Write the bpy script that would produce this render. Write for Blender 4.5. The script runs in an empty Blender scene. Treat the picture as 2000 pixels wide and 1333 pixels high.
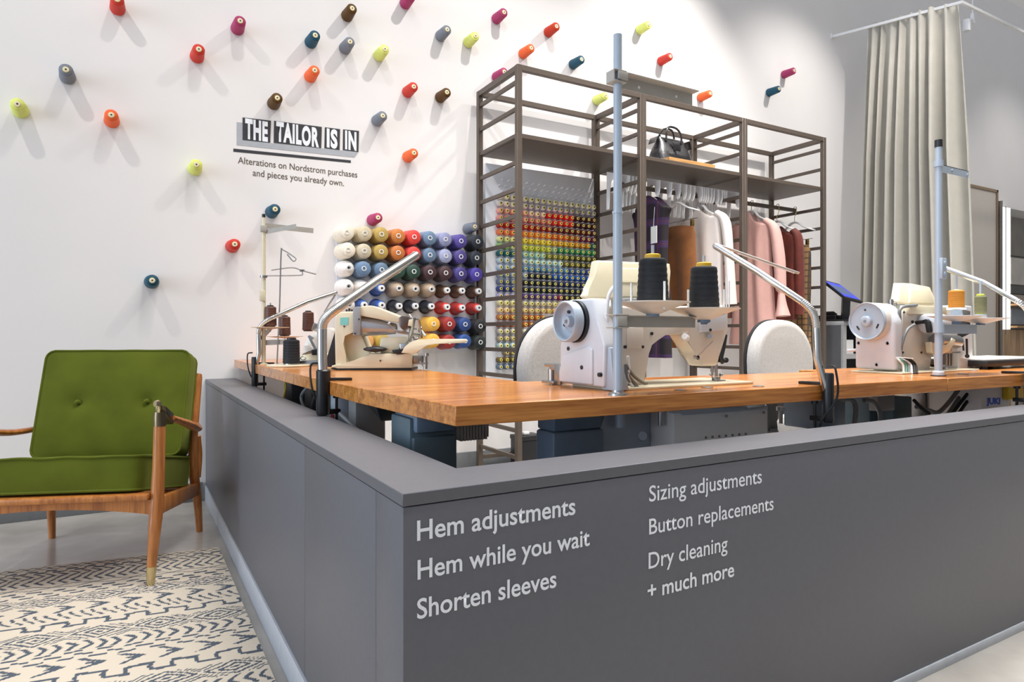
import bpy, bmesh, math, random
from mathutils import Vector as V, Matrix as MX
random.seed(7)
SC = bpy.context.scene
COL = SC.collection
# ---------------------------------------------------------------- camera geometry: turns a picture point + a known plane into a place in the room
F, CX, CY, EYE = 1287.0, 1000.0, 653.5, 0.9
YAW = math.atan2(749, 1287)
SN, CS = math.sin(YAW), math.cos(YAW)
FWD = V((SN, CS, 0)); RGT = V((CS, -SN, 0)); UP = V((0, 0, 1))
def at(u, v, x=None, y=None, z=None, Z=None):
    d = FWD + RGT * ((u - CX) / F) + UP * (-(v - CY) / F)
    if Z is not None: t = Z
    elif x is not None: t = x / d.x
    elif y is not None: t = y / d.y
    else: t = (z - EYE) / d.z
    return V((0, 0, EYE)) + d * t

# ---------------------------------------------------------------- materials
MATS = {}
def lin(c):
    return tuple(((x / 255) / 12.92 if x <= 10.3 else (((x / 255) + .055) / 1.055) ** 2.4) for x in c)
def mat(name, col, rough=.5, metal=0, var=.05, scale=30, bump=0, bscale=150, spec=.5, coat=0, sheen=0, emit=0, stretch=None, crough=.15):
    if name in MATS: return MATS[name]
    m = bpy.data.materials.new(name); m.use_nodes = True
    nt = m.node_tree; N = nt.nodes; L = nt.links
    b = N['Principled BSDF']
    b.inputs['Roughness'].default_value = rough; b.inputs['Metallic'].default_value = metal
    b.inputs['Specular IOR Level'].default_value = spec
    b.inputs['Coat Weight'].default_value = coat; b.inputs['Coat Roughness'].default_value = crough
    b.inputs['Sheen Weight'].default_value = sheen
    tc = N.new('ShaderNodeTexCoord'); src = tc.outputs['Object']
    if stretch:
        mp = N.new('ShaderNodeMapping'); mp.inputs['Scale'].default_value = stretch
        L.new(src, mp.inputs['Vector']); src = mp.outputs['Vector']
    c = lin(col)
    nz = N.new('ShaderNodeTexNoise'); nz.inputs['Scale'].default_value = scale; nz.inputs['Detail'].default_value = 4
    L.new(src, nz.inputs['Vector'])
    rp = N.new('ShaderNodeValToRGB')
    rp.color_ramp.elements[0].position = .3; rp.color_ramp.elements[1].position = .7
    rp.color_ramp.elements[0].color = tuple(max(0, x * (1 - var)) for x in c) + (1,)
    rp.color_ramp.elements[1].color = tuple(min(1, x * (1 + var)) for x in c) + (1,)
    L.new(nz.outputs['Fac'], rp.inputs['Fac']); L.new(rp.outputs['Color'], b.inputs['Base Color'])
    if bump:
        n2 = N.new('ShaderNodeTexNoise'); n2.inputs['Scale'].default_value = bscale; L.new(src, n2.inputs['Vector'])
        bp = N.new('ShaderNodeBump'); bp.inputs['Strength'].default_value = bump; bp.inputs['Distance'].default_value = .002
        L.new(n2.outputs['Fac'], bp.inputs['Height']); L.new(bp.outputs['Normal'], b.inputs['Normal'])
    if emit:
        b.inputs['Emission Color'].default_value = c + (1,); b.inputs['Emission Strength'].default_value = emit
    MATS[name] = m
    return m
def wood(name, c1, c2, axis, rough=.3, scale=1.0, coat=.2):
    m = bpy.data.materials.new(name); m.use_nodes = True
    nt = m.node_tree; N = nt.nodes; L = nt.links; b = N['Principled BSDF']
    tc = N.new('ShaderNodeTexCoord'); mp = N.new('ShaderNodeMapping')
    s = [26 * scale] * 3; s[axis] = 1.2 * scale
    mp.inputs['Scale'].default_value = s; L.new(tc.outputs['Object'], mp.inputs['Vector'])
    n1 = N.new('ShaderNodeTexNoise'); n1.inputs['Scale'].default_value = 1.3; n1.inputs['Detail'].default_value = 8; n1.inputs['Distortion'].default_value = .8
    n2 = N.new('ShaderNodeTexNoise'); n2.inputs['Scale'].default_value = 7; n2.inputs['Detail'].default_value = 5
    L.new(mp.outputs['Vector'], n1.inputs['Vector']); L.new(mp.outputs['Vector'], n2.inputs['Vector'])
    mx = N.new('ShaderNodeMath'); mx.operation = 'MULTIPLY_ADD'; mx.inputs[1].default_value = .55
    L.new(n2.outputs['Fac'], mx.inputs[0]); L.new(n1.outputs['Fac'], mx.inputs[2])
    rp = N.new('ShaderNodeValToRGB')
    rp.color_ramp.elements[0].position = .60; rp.color_ramp.elements[1].position = .92
    rp.color_ramp.elements[0].color = lin(c1) + (1,); rp.color_ramp.elements[1].color = lin(c2) + (1,)
    L.new(mx.outputs[0], rp.inputs['Fac']); L.new(rp.outputs['Color'], b.inputs['Base Color'])
    b.inputs['Roughness'].default_value = rough; b.inputs['Coat Weight'].default_value = coat; b.inputs['Coat Roughness'].default_value = .12
    bp = N.new('ShaderNodeBump'); bp.inputs['Strength'].default_value = .08; bp.inputs['Distance'].default_value = .001
    L.new(n2.outputs['Fac'], bp.inputs['Height']); L.new(bp.outputs['Normal'], b.inputs['Normal'])
    return m
def plaid(name, base, stripes, rough=.85):
    """woven check: stripes = [(colour, period, width, axis)]"""
    m = bpy.data.materials.new(name); m.use_nodes = True
    nt = m.node_tree; N = nt.nodes; L = nt.links; b = N['Principled BSDF']
    tc = N.new('ShaderNodeTexCoord'); sx = N.new('ShaderNodeSeparateXYZ'); L.new(tc.outputs['Object'], sx.inputs[0])
    prev = None
    for col, per, wid, ax in stripes:
        a = N.new('ShaderNodeMath'); a.operation = 'PINGPONG'; a.inputs[1].default_value = per / 2
        L.new(sx.outputs[ax], a.inputs[0])
        c = N.new('ShaderNodeMath'); c.operation = 'LESS_THAN'; c.inputs[1].default_value = wid / 2; L.new(a.outputs[0], c.inputs[0])
        k = N.new('ShaderNodeMath'); k.operation = 'MULTIPLY'; k.inputs[1].default_value = .8; L.new(c.outputs[0], k.inputs[0])
        mx = N.new('ShaderNodeMix'); mx.data_type = 'RGBA'
        if prev is None: mx.inputs[6].default_value = lin(base) + (1,)
        else: L.new(prev, mx.inputs[6])
        mx.inputs[7].default_value = lin(col) + (1,)
        L.new(k.outputs[0], mx.inputs[0]); prev = mx.outputs[2]
    L.new(prev, b.inputs['Base Color']); b.inputs['Roughness'].default_value = rough
    return m

# ---------------------------------------------------------------- mesh builder
class MB:
    def __init__(s): s.bm = bmesh.new()
    def _bev(s, verts, bev, seg):
        vs = set(verts); es = [e for e in s.bm.edges if e.verts[0] in vs and e.verts[1] in vs]
        bmesh.ops.bevel(s.bm, geom=es, offset=bev, segments=seg, affect='EDGES', profile=.5)
    def box(s, c, d, rot=None, bev=0, seg=2):
        m = MX.Translation(V(c)) @ (rot.to_4x4() if rot else MX()) @ MX.Diagonal(V(list(d) + [1]))
        r = bmesh.ops.create_cube(s.bm, size=1, matrix=m)
        if bev: s._bev(r['verts'], bev, seg)
        return s
    def span(s, x0, x1, y0, y1, z0, z1, bev=0, seg=2):
        return s.box(((x0 + x1) / 2, (y0 + y1) / 2, (z0 + z1) / 2), (abs(x1 - x0), abs(y1 - y0), abs(z1 - z0)), None, bev, seg)
    def bar(s, a, b, w, h, up=V((0, 0, 1)), bev=0):
        a, b = V(a), V(b); d = (b - a); l = d.length; d = d.normalized()
        if abs(d.dot(up)) > .99: up = V((0, 1, 0))
        sd = d.cross(up).normalized(); u2 = sd.cross(d)
        rot = MX((d, sd, u2)).transposed()
        return s.box((a + b) / 2, (l, w, h), rot, bev)
    def cyl(s, a, b, r, r2=None, n=18):
        a, b = V(a), V(b); d = b - a
        q = V((0, 0, 1)).rotation_difference(d.normalized()) if d.length else MX().to_quaternion()
        m = MX.Translation((a + b) / 2) @ q.to_matrix().to_4x4()
        bmesh.ops.create_cone(s.bm, cap_ends=True, segments=n, radius1=r, radius2=r if r2 is None else r2, depth=d.length, matrix=m)
        return s
    def ball(s, c, r, n=14):
        sc = r if hasattr(r, '__len__') else (r, r, r)
        bmesh.ops.create_uvsphere(s.bm, u_segments=n, v_segments=max(6, n * 2 // 3), radius=1, matrix=MX.Translation(V(c)) @ MX.Diagonal(V(list(sc) + [1])))
        return s
    def lathe(s, o, ax, prof, n=24, close=True):
        o, ax = V(o), V(ax).normalized()
        e1 = ax.cross(V((0, 0, 1)) if abs(ax.z) < .9 else V((1, 0, 0))).normalized(); e2 = ax.cross(e1)
        rings = []
        for r, h in prof:
            rings.append([s.bm.verts.new(o + ax * h + (e1 * math.cos(2 * math.pi * k / n) + e2 * math.sin(2 * math.pi * k / n)) * max(r, 1e-4)) for k in range(n)])
        for a, b in zip(rings, rings[1:]):
            for k in range(n): s.bm.faces.new((a[k], a[(k + 1) % n], b[(k + 1) % n], b[k]))
        if close:
            s.bm.faces.new(rings[0][::-1]); s.bm.faces.new(rings[-1])
        return s
    def tube(s, pts, r, n=10, sub=0, closed=False, flat=1.0):
        pts = [V(p) for p in pts]
        if sub:
            P = pts; Q = []
            m = len(P); rng = range(m if closed else m - 1)
            rad = r if hasattr(r, '__len__') else None; R2 = []
            for i in rng:
                p0 = P[(i - 1) % m] if (closed or i > 0) else P[i] * 2 - P[i + 1]
                p1, p2 = P[i], P[(i + 1) % m]
                p3 = P[(i + 2) % m] if (closed or i + 2 < m) else P[i + 1] * 2 - P[i]
                for k in range(sub):
                    t = k / sub
                    Q.append(.5 * ((2 * p1) + (p2 - p0) * t + (2 * p0 - 5 * p1 + 4 * p2 - p3) * t * t + (3 * p1 - p0 - 3 * p2 + p3) * t ** 3))
                    if rad: R2.append(rad[i] * (1 - t) + rad[(i + 1) % m] * t)
            if not closed:
                Q.append(P[-1])
                if rad: R2.append(rad[-1])
            pts = Q
            if rad: r = R2
        m = len(pts)
        rad = r if hasattr(r, '__len__') else [r] * m
        tan = []
        for i in range(m):
            a = pts[(i - 1) % m] if (closed or i > 0) else pts[i]
            b = pts[(i + 1) % m] if (closed or i < m - 1) else pts[i]
            tan.append((b - a).normalized() if (b - a).length > 1e-9 else V((0, 0, 1)))
        e = tan[0].cross(V((0, 0, 1)))
        if e.length < .05: e = tan[0].cross(V((0, 1, 0)))
        e.normalize(); rings = []
        for i in range(m):
            e = (e - tan[i] * e.dot(tan[i])).normalized(); f = tan[i].cross(e)
            rings.append([s.bm.verts.new(pts[i] + (e * math.cos(2 * math.pi * k / n) + f * math.sin(2 * math.pi * k / n) * flat) * rad[i]) for k in range(n)])
        pr = list(zip(rings, rings[1:])) + ([(rings[-1], rings[0])] if closed else [])
        for a, b in pr:
            for k in range(n): s.bm.faces.new((a[k], a[(k + 1) % n], b[(k + 1) % n], b[k]))
        if not closed:
            s.bm.faces.new(rings[0][::-1]); s.bm.faces.new(rings[-1])
        return s
    def prism(s, A, B, bev=0, seg=2):
        """A and B: two matching loops of points"""
        a = [s.bm.verts.new(V(p)) for p in A]; b = [s.bm.verts.new(V(p)) for p in B]; n = len(a)
        s.bm.faces.new(a); s.bm.faces.new(b[::-1])
        for k in range(n): s.bm.faces.new((a[k], b[k], b[(k + 1) % n], a[(k + 1) % n]))
        if bev: s._bev(a + b, bev, seg)
        return s
    def pix(s, poly, y0, y1, bev=0, seg=2, yp=None):
        """outline seen in the photo, standing on the plane y=yp, given real depth y0..y1"""
        P = [at(u, v, y=(y0 if yp is None else yp)) for u, v in poly]
        return s.prism([V((p.x, y0, p.z)) for p in P], [V((p.x, y1, p.z)) for p in P], bev, seg)
    def yz(s, poly, x0, x1, bev=0, seg=2):
        return s.prism([V((x0, a, b)) for a, b in poly], [V((x1, a, b)) for a, b in poly], bev, seg)
    def surf(s, fn, nu, nv, closed=False, cap=False):
        g = [[s.bm.verts.new(fn(i / (nu if closed else nu - 1), j / (nv - 1))) for i in range(nu)] for j in range(nv)]
        for j in range(nv - 1):
            for i in range(nu if closed else nu - 1):
                k = (i + 1) % nu
                s.bm.faces.new((g[j][i], g[j][k], g[j + 1][k], g[j + 1][i]))
        if cap: s.bm.faces.new(g[0][::-1]); s.bm.faces.new(g[-1])
        return s
    def out(s, name, m, parent=None, loc=None, sharp=40, smooth=True, fix=True):
        if fix: bmesh.ops.recalc_face_normals(s.bm, faces=s.bm.faces)
        if parent is not None: org = ORG[parent.name]
        elif loc is not None: org = V(loc)
        else:
            xs = [v.co for v in s.bm.verts]
            lo = [min(c[i] for c in xs) for i in range(3)]; hi = [max(c[i] for c in xs) for i in range(3)]
            org = V(((lo[0] + hi[0]) / 2, (lo[1] + hi[1]) / 2, lo[2]))
        bmesh.ops.translate(s.bm, verts=s.bm.verts, vec=-org)
        me = bpy.data.meshes.new(name); s.bm.to_mesh(me); s.bm.free()
        if smooth:
            me.polygons.foreach_set('use_smooth', [True] * len(me.polygons))
            me.set_sharp_from_angle(angle=math.radians(sharp))
        for q in (m if isinstance(m, (list, tuple)) else [m]): me.materials.append(q)
        o = bpy.data.objects.new(name, me); COL.objects.link(o)
        if parent is not None: o.parent = parent
        else: o.location = org
        ORG[o.name] = org
        return o
class MM:
    """several small pieces, each becoming a part of its own"""
    def __init__(s): s.q = []
    def __getattr__(s, k):
        def rec(*a, **kw): s.q.append((k, a, kw)); return s
        return rec
    def out(s, *a, **kw):
        for k, b, c in s.q:
            m = MB(); getattr(m, k)(*b, **c); m.out(*a, **kw)
ORG = {}
def tag(o, label, cat, group=None, kind=None):
    o['label'] = label; o['category'] = cat
    if group: o['group'] = group
    if kind: o['kind'] = kind
    return o
def thing(name, label, cat, loc=(0, 0, 0), group=None):
    o = bpy.data.objects.new(name, None); COL.objects.link(o); o.location = loc; o.empty_display_size = .05
    ORG[o.name] = V(loc)
    return tag(o, label, cat, group)
def struct(o): o['kind'] = 'structure'; return o
def lab(o, t): o['label'] = t; return o
def kids(o): return [c for c in bpy.data.objects if c.parent == o]
CH = {}
def copy_tree(o, parent=None):
    if o.name not in CH: CH[o.name] = [c.name for c in o.children]
    c = o.copy(); COL.objects.link(c)
    if parent is not None: c.parent = parent
    out = [c]
    for n in CH[o.name]: out += copy_tree(bpy.data.objects[n], c)
    return out
def paint(o, m, slot=0):
    o.material_slots[slot].link = 'OBJECT'; o.material_slots[slot].material = m
CAPH = None
def text(name, body, p0, p1, hgt, m, parent, bold=.0, squash=None, nrm=V((0, -1, 0)), space=1.0):
    """lettering whose ink runs p0..p1 along the baseline, capitals hgt tall"""
    global CAPH
    def mk(t, b):
        cu = bpy.data.curves.new('lettering', 'FONT'); cu.body = t; cu.offset = b; cu.resolution_u = 4; cu.space_character = space
        o = bpy.data.objects.new('lettering', cu); COL.objects.link(o)
        me = bpy.data.meshes.new_from_object(o.evaluated_get(bpy.context.evaluated_depsgraph_get()))
        bpy.data.objects.remove(o); bpy.data.curves.remove(cu)
        return me
    if CAPH is None:
        h = mk('H', 0); CAPH = max(v.co.y for v in h.vertices) - min(v.co.y for v in h.vertices)
    bpy.context.view_layer.update()
    me = mk(body, bold)
    xs = [v.co.x for v in me.vertices]; x0, x1 = min(xs), max(xs)
    p0, p1 = V(p0), V(p1); org = ORG[parent.name]
    d = p1 - p0
    for v in me.vertices:
        q = p0 + d * ((v.co.x - x0) / (x1 - x0)) + UP * (v.co.y / CAPH * hgt) + nrm * .0012
        v.co = q - org
    me.materials.append(m)
    o = bpy.data.objects.new(name, me); COL.objects.link(o); o.parent = parent; ORG[o.name] = org
    return o
ORD = ['zeroth', 'first', 'second', 'third', 'fourth', 'fifth', 'sixth', 'seventh', 'eighth', 'ninth', 'tenth', 'eleventh', 'twelfth', 'thirteenth', 'fourteenth',
       'fifteenth', 'sixteenth', 'seventeenth', 'eighteenth', 'nineteenth', 'twentieth', 'twenty-first', 'twenty-second', 'twenty-third', 'twenty-fourth', 'twenty-fifth']
# shared materials
m_dark = mat('dark_plastic', (28, 29, 32), .45)
m_black = mat('black_metal', (18, 19, 22), .4)
m_chrome = mat('chrome', (200, 198, 194), .16, 1, .03)
m_steel = mat('brushed_steel', (165, 165, 165), .32, 1, .06)
m_cream = mat('cream_enamel', (212, 202, 174), .3, coat=.2, var=.02)
m_white = mat('white_enamel', (206, 200, 190), .3, coat=.25, var=.02)
m_whitec = mat('cool_white_enamel', (198, 201, 206), .3, coat=.25, var=.02)
m_bluegrey = mat('pale_blue_grey_paint', (164, 176, 188), .3, coat=.2, var=.02)
m_grey = mat('mid_grey_paint', (138, 140, 142), .45)
m_teal = mat('dark_teal_paint', (84, 104, 114), .4, var=.06)
m_slateblue = mat('slate_blue_paint', (106, 124, 144), .4, var=.06)
m_bronze = mat('bronze_powder_coat', (93, 82, 73), .45, .2, var=.05)
m_rubber = mat('black_rubber', (20, 20, 22), .7)
m_greycable = mat('grey_cable', (110, 114, 116), .5)
m_whiteplast = mat('white_plastic', (225, 225, 224), .4, var=.02)
# ================================================================ the room
WY = 3.93
m_wall = mat('white_wall_paint', (234, 231, 229), .6, var=.012, scale=3, bump=.05, bscale=300)
m_floor = mat('polished_concrete', (172, 167, 160), .2, var=.2, scale=3.5, bump=.02, bscale=60)
m_base = mat('grey_baseboard_paint', (112, 115, 118), .5)
struct(MB().span(-4.5, 11.5, -2, WY + .1, -.06, 0).out('floor', m_floor))
struct(MB().span(-4.5, 11.5, WY, WY + .1, 0, 5.0).out('wall_back', m_wall))
struct(MB().span(-4.5, .345, WY - .014, WY, 0, .1, .002).span(.53, 11.5, WY - .014, WY, 0, .12, .002).out('baseboard_back', m_base))

# ---------------------------------------------------------------- low partition
m_part = mat('charcoal_laminate', (95, 95, 100), .47, var=.03, scale=60, spec=.5)
m_strip = mat('pale_grey_plinth', (176, 180, 186), .4)
m_vinyl = mat('white_vinyl', (240, 243, 247), .6, var=.01)
pt = thing('low_partition', 'low charcoal partition wall with lettering enclosing the sewing tables', 'partition', (.36, .95, 0))
PT = .657
MB().span(.362, .51, 1.60, WY - .002, .085, PT - .022, .001).out('side_panel', m_part, pt)
MB().span(.362, .51, 1.081, 1.598, .085, PT - .022, .001).out('side_panel', m_part, pt)
MB().span(.362, 3.6, .952, 1.08, .025, PT - .022, .001).out('front_panel', m_part, pt)
MB().prism([(.36, .95, PT - .02), (3.6, .95, PT - .02), (3.6, 1.082, PT - .02), (.512, 1.082, PT - .02), (.512, WY - .002, PT - .02), (.36, WY - .002, PT - .02)],
           [(.36, .95, PT), (3.6, .95, PT), (3.6, 1.082, PT), (.512, 1.082, PT), (.512, WY - .002, PT), (.36, WY - .002, PT)], .0012, 1).out('top_cap', m_part, pt)
MB().span(.357, .51, .9505, WY - .016, 0, .083, .001).out('plinth_strip', m_strip, pt)
MB().span(.511, 3.6, .948, 1.08, 0, .0245, .001).out('plinth_strip', m_strip, pt)
for body, (u0, vt, vb), (u1, v1), bold in [
        ('Hem adjustments', (814, 1014.8, 1052.8), (1123, 1007.5), .013), ('Hem while you wait', (815, 1092, 1129), (1151, 1068), .012),
        ('Shorten sleeves', (814, 1166, 1204), (1086, 1151.5), .012), ('Sizing adjustments', (1267, 950, 980.5), (1487, 943.5), .006),
        ('Button replacements', (1267, 1014, 1044), (1510, 996), .006), ('Dry cleaning', (1266, 1076, 1107), (1420, 1079.5), .006),
        ('+ much more', (1264, 1136, 1166), (1433, 1129.5), .013)]:
    a = at(u0, vb, y=.952); b = at(u1, v1, y=.952); bold *= (1.15 if vt > 1000 or u0 < 900 else 1); h = at(u0, vt, y=.952).z - a.z
    b.z = a.z = (a.z + b.z) / 2
    text('lettering', body, a, b, h, m_vinyl, pt, bold)

# ---------------------------------------------------------------- wall sign
m_ink = mat('dark_vinyl', (52, 53, 58), .6)
m_shade = mat('grey_vinyl', (172, 176, 182), .6)
m_brownink = mat('warm_grey_vinyl', (96, 84, 74), .6)
sg = thing('wall_sign', 'black block lettering THE TAILOR IS IN on the white wall', 'sign', at(580, 330, y=WY))
def wq(q, n=0.0): return [at(u, v, y=WY) + V((0, -n, 0)) for u, v in q]
def s2(x, y): return (440 + x / 3.174, y / 3.174)
def flat(poly, n, name, m):
    a = wq(poly, n); b = wq(poly, 0); return MB().prism(a, b).out(name, m, sg, smooth=False)
flat([s2(70, 758), s2(107, 762), s2(107, 870), s2(825, 944), s2(800, 978), s2(70, 900)], .0015, 'drop_shadow_block', m_shade)
flat([s2(50, 922), s2(778, 995), s2(778, 1011), s2(50, 941)], .0015, 'underline_bar', m_ink)
for w, q in [('THE', [(107, 729), (282, 749), (278, 886), (107, 868)]), ('TAILOR', [(303, 750), (598, 788), (594, 919), (300, 886)]),
             ('IS', [(617, 790), (711, 802), (708, 931), (614, 919)]), ('IN', [(730, 803), (828, 813), (825, 943), (728, 931)])]:
    o = flat([s2(*p) for p in q], .003, 'word_block', m_ink)
    A, B = at(*s2(*q[3]), y=WY), at(*s2(*q[2]), y=WY); T = at(*s2(*q[0]), y=WY)
    mz = (A.z + B.z) / 2; h = T.z - A.z
    text('block_letters', w, (A.x + .013, WY - .003, mz + h * .10), (B.x - .013, WY - .003, mz + h * .09), h * .80, m_vinyl, sg, .05, space=1.12)
for body, p0, p1 in [('Alterations on Nordstrom purchases', s2(78, 1026), s2(818, 1090)), ('and pieces you already own.', s2(170, 1100), s2(735, 1146))]:
    a, b = at(*p0, y=WY), at(*p1, y=WY); z = (a.z + b.z) / 2
    text('small_lettering', body, (a.x, WY, z), (b.x, WY, z), .036, m_brownink, sg, .006)

# ---------------------------------------------------------------- rug with a woven pattern (a fine grid carrying the weave colours)
def rugpat(u, v):
    """u along the band, v from the far edge; returns 0 cream .. 1 slate"""
    u /= .74; v /= .74
    u += .004 * math.sin(v * 90) + .003 * math.sin(u * 37 + v * 11)
    v += .004 * math.sin(u * 23) + .002 * math.sin(u * 61 + 2)
    bands = [(.07, 'zig'), (.05, 'dash'), (.09, 'chev'), (.10, 'hatch'), (.07, 'loz'), (.10, 'dash3'), (.13, 'dia'), (.10, 'arrow'), (.09, 'hatch2'), (.11, 'key'),
             (.14, 'dia'), (.09, 'chev'), (.08, 'dash3'), (.10, 'arrow'), (.12, 'key'), (.12, 'dia'), (.09, 'hatch')]
    v0 = 0; tot = sum(b[0] for b in bands); vv = v % tot
    for h, k in bands:
        if vv < v0 + h: break
        v0 += h
    t = (vv - v0) / h; s = vv - v0
    fr = lambda x: x - math.floor(x)
    tri = lambda x: abs(2 * fr(x) - 1)
    line = lambda d, w: max(0., min(1., 1.4 - abs(d) / w))
    if t < .05 or t > .95: return .15
    if k == 'zig': return max(line(t - .15 - .7 * tri(u / .11), .09), line(t - .85 + .7 * tri(u / .11), .09))
    if k == 'dash': return 1. if fr(u / .085 + .5 * (t > .5)) < .62 and (t < .42 or t > .58) else 0.
    if k == 'dash3':
        r = int(t * 3); return 1. if fr(u / .1 + .37 * r) < .55 and .25 < fr(t * 3) < .75 else 0.
    if k in ('chev', 'hatch'):
        d = fr(u / .05 + (t if t < .5 else 1 - t) * (1.6 if k == 'chev' else -1.2)); return 1. if d < .34 else 0.
    if k == 'hatch2':
        d = fr(u / .042 + t * 1.3); return 1. if d < .3 and fr(t * 2) > .12 else 0.
    if k == 'loz': return max(line(t - .5 - .4 * (tri(u / .17) - .0), .07), line(t - .5 + .4 * tri(u / .17), .07))
    if k == 'dia':
        m = tri(u / .22) + abs(2 * t - 1); return 1. if (fr(m * 2.6) < .42 and m < 1.25) else (1. if 1.4 < m < 1.5 else 0.)
    if k == 'arrow':
        d = fr(u / .13 - abs(2 * t - 1) * .55); return 1. if d < .2 or (abs(t - .5) < .07 and d < .45) else 0.
    if k == 'key':
        w = fr(u / .15); lo = .28; hi = .72
        if w < .44: return 1. if abs(t - hi) < .07 or (w < .09) and lo - .05 < t < hi + .05 else (0.)
        return 1. if abs(t - lo) < .07 or (w < .53 and lo - .05 < t < hi + .05) else 0.
    return 0.
m_rug = bpy.data.materials.new('cream_and_slate_flatweave'); m_rug.use_nodes = True
nt = m_rug.node_tree; N = nt.nodes; L = nt.links; b = N['Principled BSDF']; b.inputs['Roughness'].default_value = .95; b.inputs['Specular IOR Level'].default_value = .1
ca = N.new('ShaderNodeVertexColor'); ca.layer_name = 'weave'; nz = N.new('ShaderNodeTexNoise'); nz.inputs['Scale'].default_value = 160; nz.inputs['Detail'].default_value = 3
tc = N.new('ShaderNodeTexCoord'); L.new(tc.outputs['Object'], nz.inputs['Vector'])
ad = N.new('ShaderNodeMath'); ad.operation = 'MULTIPLY_ADD'; ad.inputs[1].default_value = .5
sp = N.new('ShaderNodeSeparateColor'); L.new(ca.outputs['Color'], sp.inputs[0]); L.new(nz.outputs['Fac'], ad.inputs[0]); L.new(sp.outputs[0], ad.inputs[2])
rp = N.new('ShaderNodeValToRGB'); rp.color_ramp.elements[0].position = .45; rp.color_ramp.elements[1].position = .95
rp.color_ramp.elements[0].color = lin((208, 196, 178)) + (1,); rp.color_ramp.elements[1].color = lin((84, 92, 102)) + (1,)
L.new(ad.outputs[0], rp.inputs[0]); L.new(rp.outputs[0], b.inputs['Base Color'])
bp = N.new('ShaderNodeBump'); bp.inputs['Strength'].default_value = .5; bp.inputs['Distance'].default_value = .004; L.new(ad.outputs[0], bp.inputs['Height']); L.new(bp.outputs[0], b.inputs['Normal'])
RO = V((.327, 3.0, 0)); ra = math.radians(-8); RU = V((-math.cos(ra), -math.sin(ra), 0))      # along the far edge, away from the partition
RV = V((0, -1, 0))
nu, nv = 330, 520; wu, wv = 1.65, 2.6
bm = bmesh.new(); lay = bm.loops.layers.color.new('weave'); val = {}
gr = []
for j in range(nv + 1):
    row = []
    for i in range(nu + 1):
        u, v = wu * i / nu, wv * j / nv
        vt = bm.verts.new(RO + RU * u + RV * v + V((0, 0, .009 + .0015 * math.sin(u * 7) * math.sin(v * 5)))); row.append(vt); val[vt] = rugpat(u, v)
    gr.append(row)
for j in range(nv):
    for i in range(nu):
        f = bm.faces.new((gr[j][i], gr[j + 1][i], gr[j + 1][i + 1], gr[j][i + 1]))
        for lp in f.loops: w = val[lp.vert]; lp[lay] = (w, w, w, 1)
edge = [gr[0][i] for i in range(nu + 1)] + [gr[j][nu] for j in range(1, nv + 1)] + [gr[nv][i] for i in range(nu - 1, -1, -1)] + [gr[j][0] for j in range(nv - 1, 0, -1)]
low = [bm.verts.new((v.co.x, v.co.y, .0005)) for v in edge]
for k in range(len(edge)):
    q = (k + 1) % len(edge); bm.faces.new((edge[k], edge[q], low[q], low[k]))
bm.faces.new(low)
bmesh.ops.translate(bm, verts=bm.verts, vec=-RO)
bmesh.ops.recalc_face_normals(bm, faces=bm.faces)
me = bpy.data.meshes.new('rug'); bm.to_mesh(me); bm.free(); me.materials.append(m_rug)
rug = bpy.data.objects.new('rug', me); COL.objects.link(rug); rug.location = RO
tag(rug, 'cream flatweave rug with slate tribal bands under the green armchair', 'rug')

# ---------------------------------------------------------------- armchair
CR = math.radians(21); cR = V((math.cos(CR), -math.sin(CR), 0)); cB = V((math.sin(CR), math.cos(CR), 0)); cO = V((-.129, 3.103, 0))
def la(x, y, z): return cO + cR * x + cB * y + UP * z
m_velvet = mat('olive_green_velvet', (78, 86, 20), .9, var=.12, scale=9, bump=.15, bscale=500, spec=.15, sheen=.35)
MATS['olive_green_velvet'].node_tree.nodes['Principled BSDF'].inputs['Sheen Tint'].default_value = lin((190, 200, 110)) + (1,)
m_oak = wood('honey_beech', (150, 88, 40), (190, 122, 62), 2, .32, 1.6, .25)
m_brass = mat('polished_brass', (214, 196, 150), .24, 1, .0)
m_bronzecap = mat('aged_metal_cap', (120, 108, 84), .3, 1)
ch = thing('armchair', 'green velvet lounge armchair with beech frame by the white wall', 'armchair', la(0, 0, 0))
FZ = .0105
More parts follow.
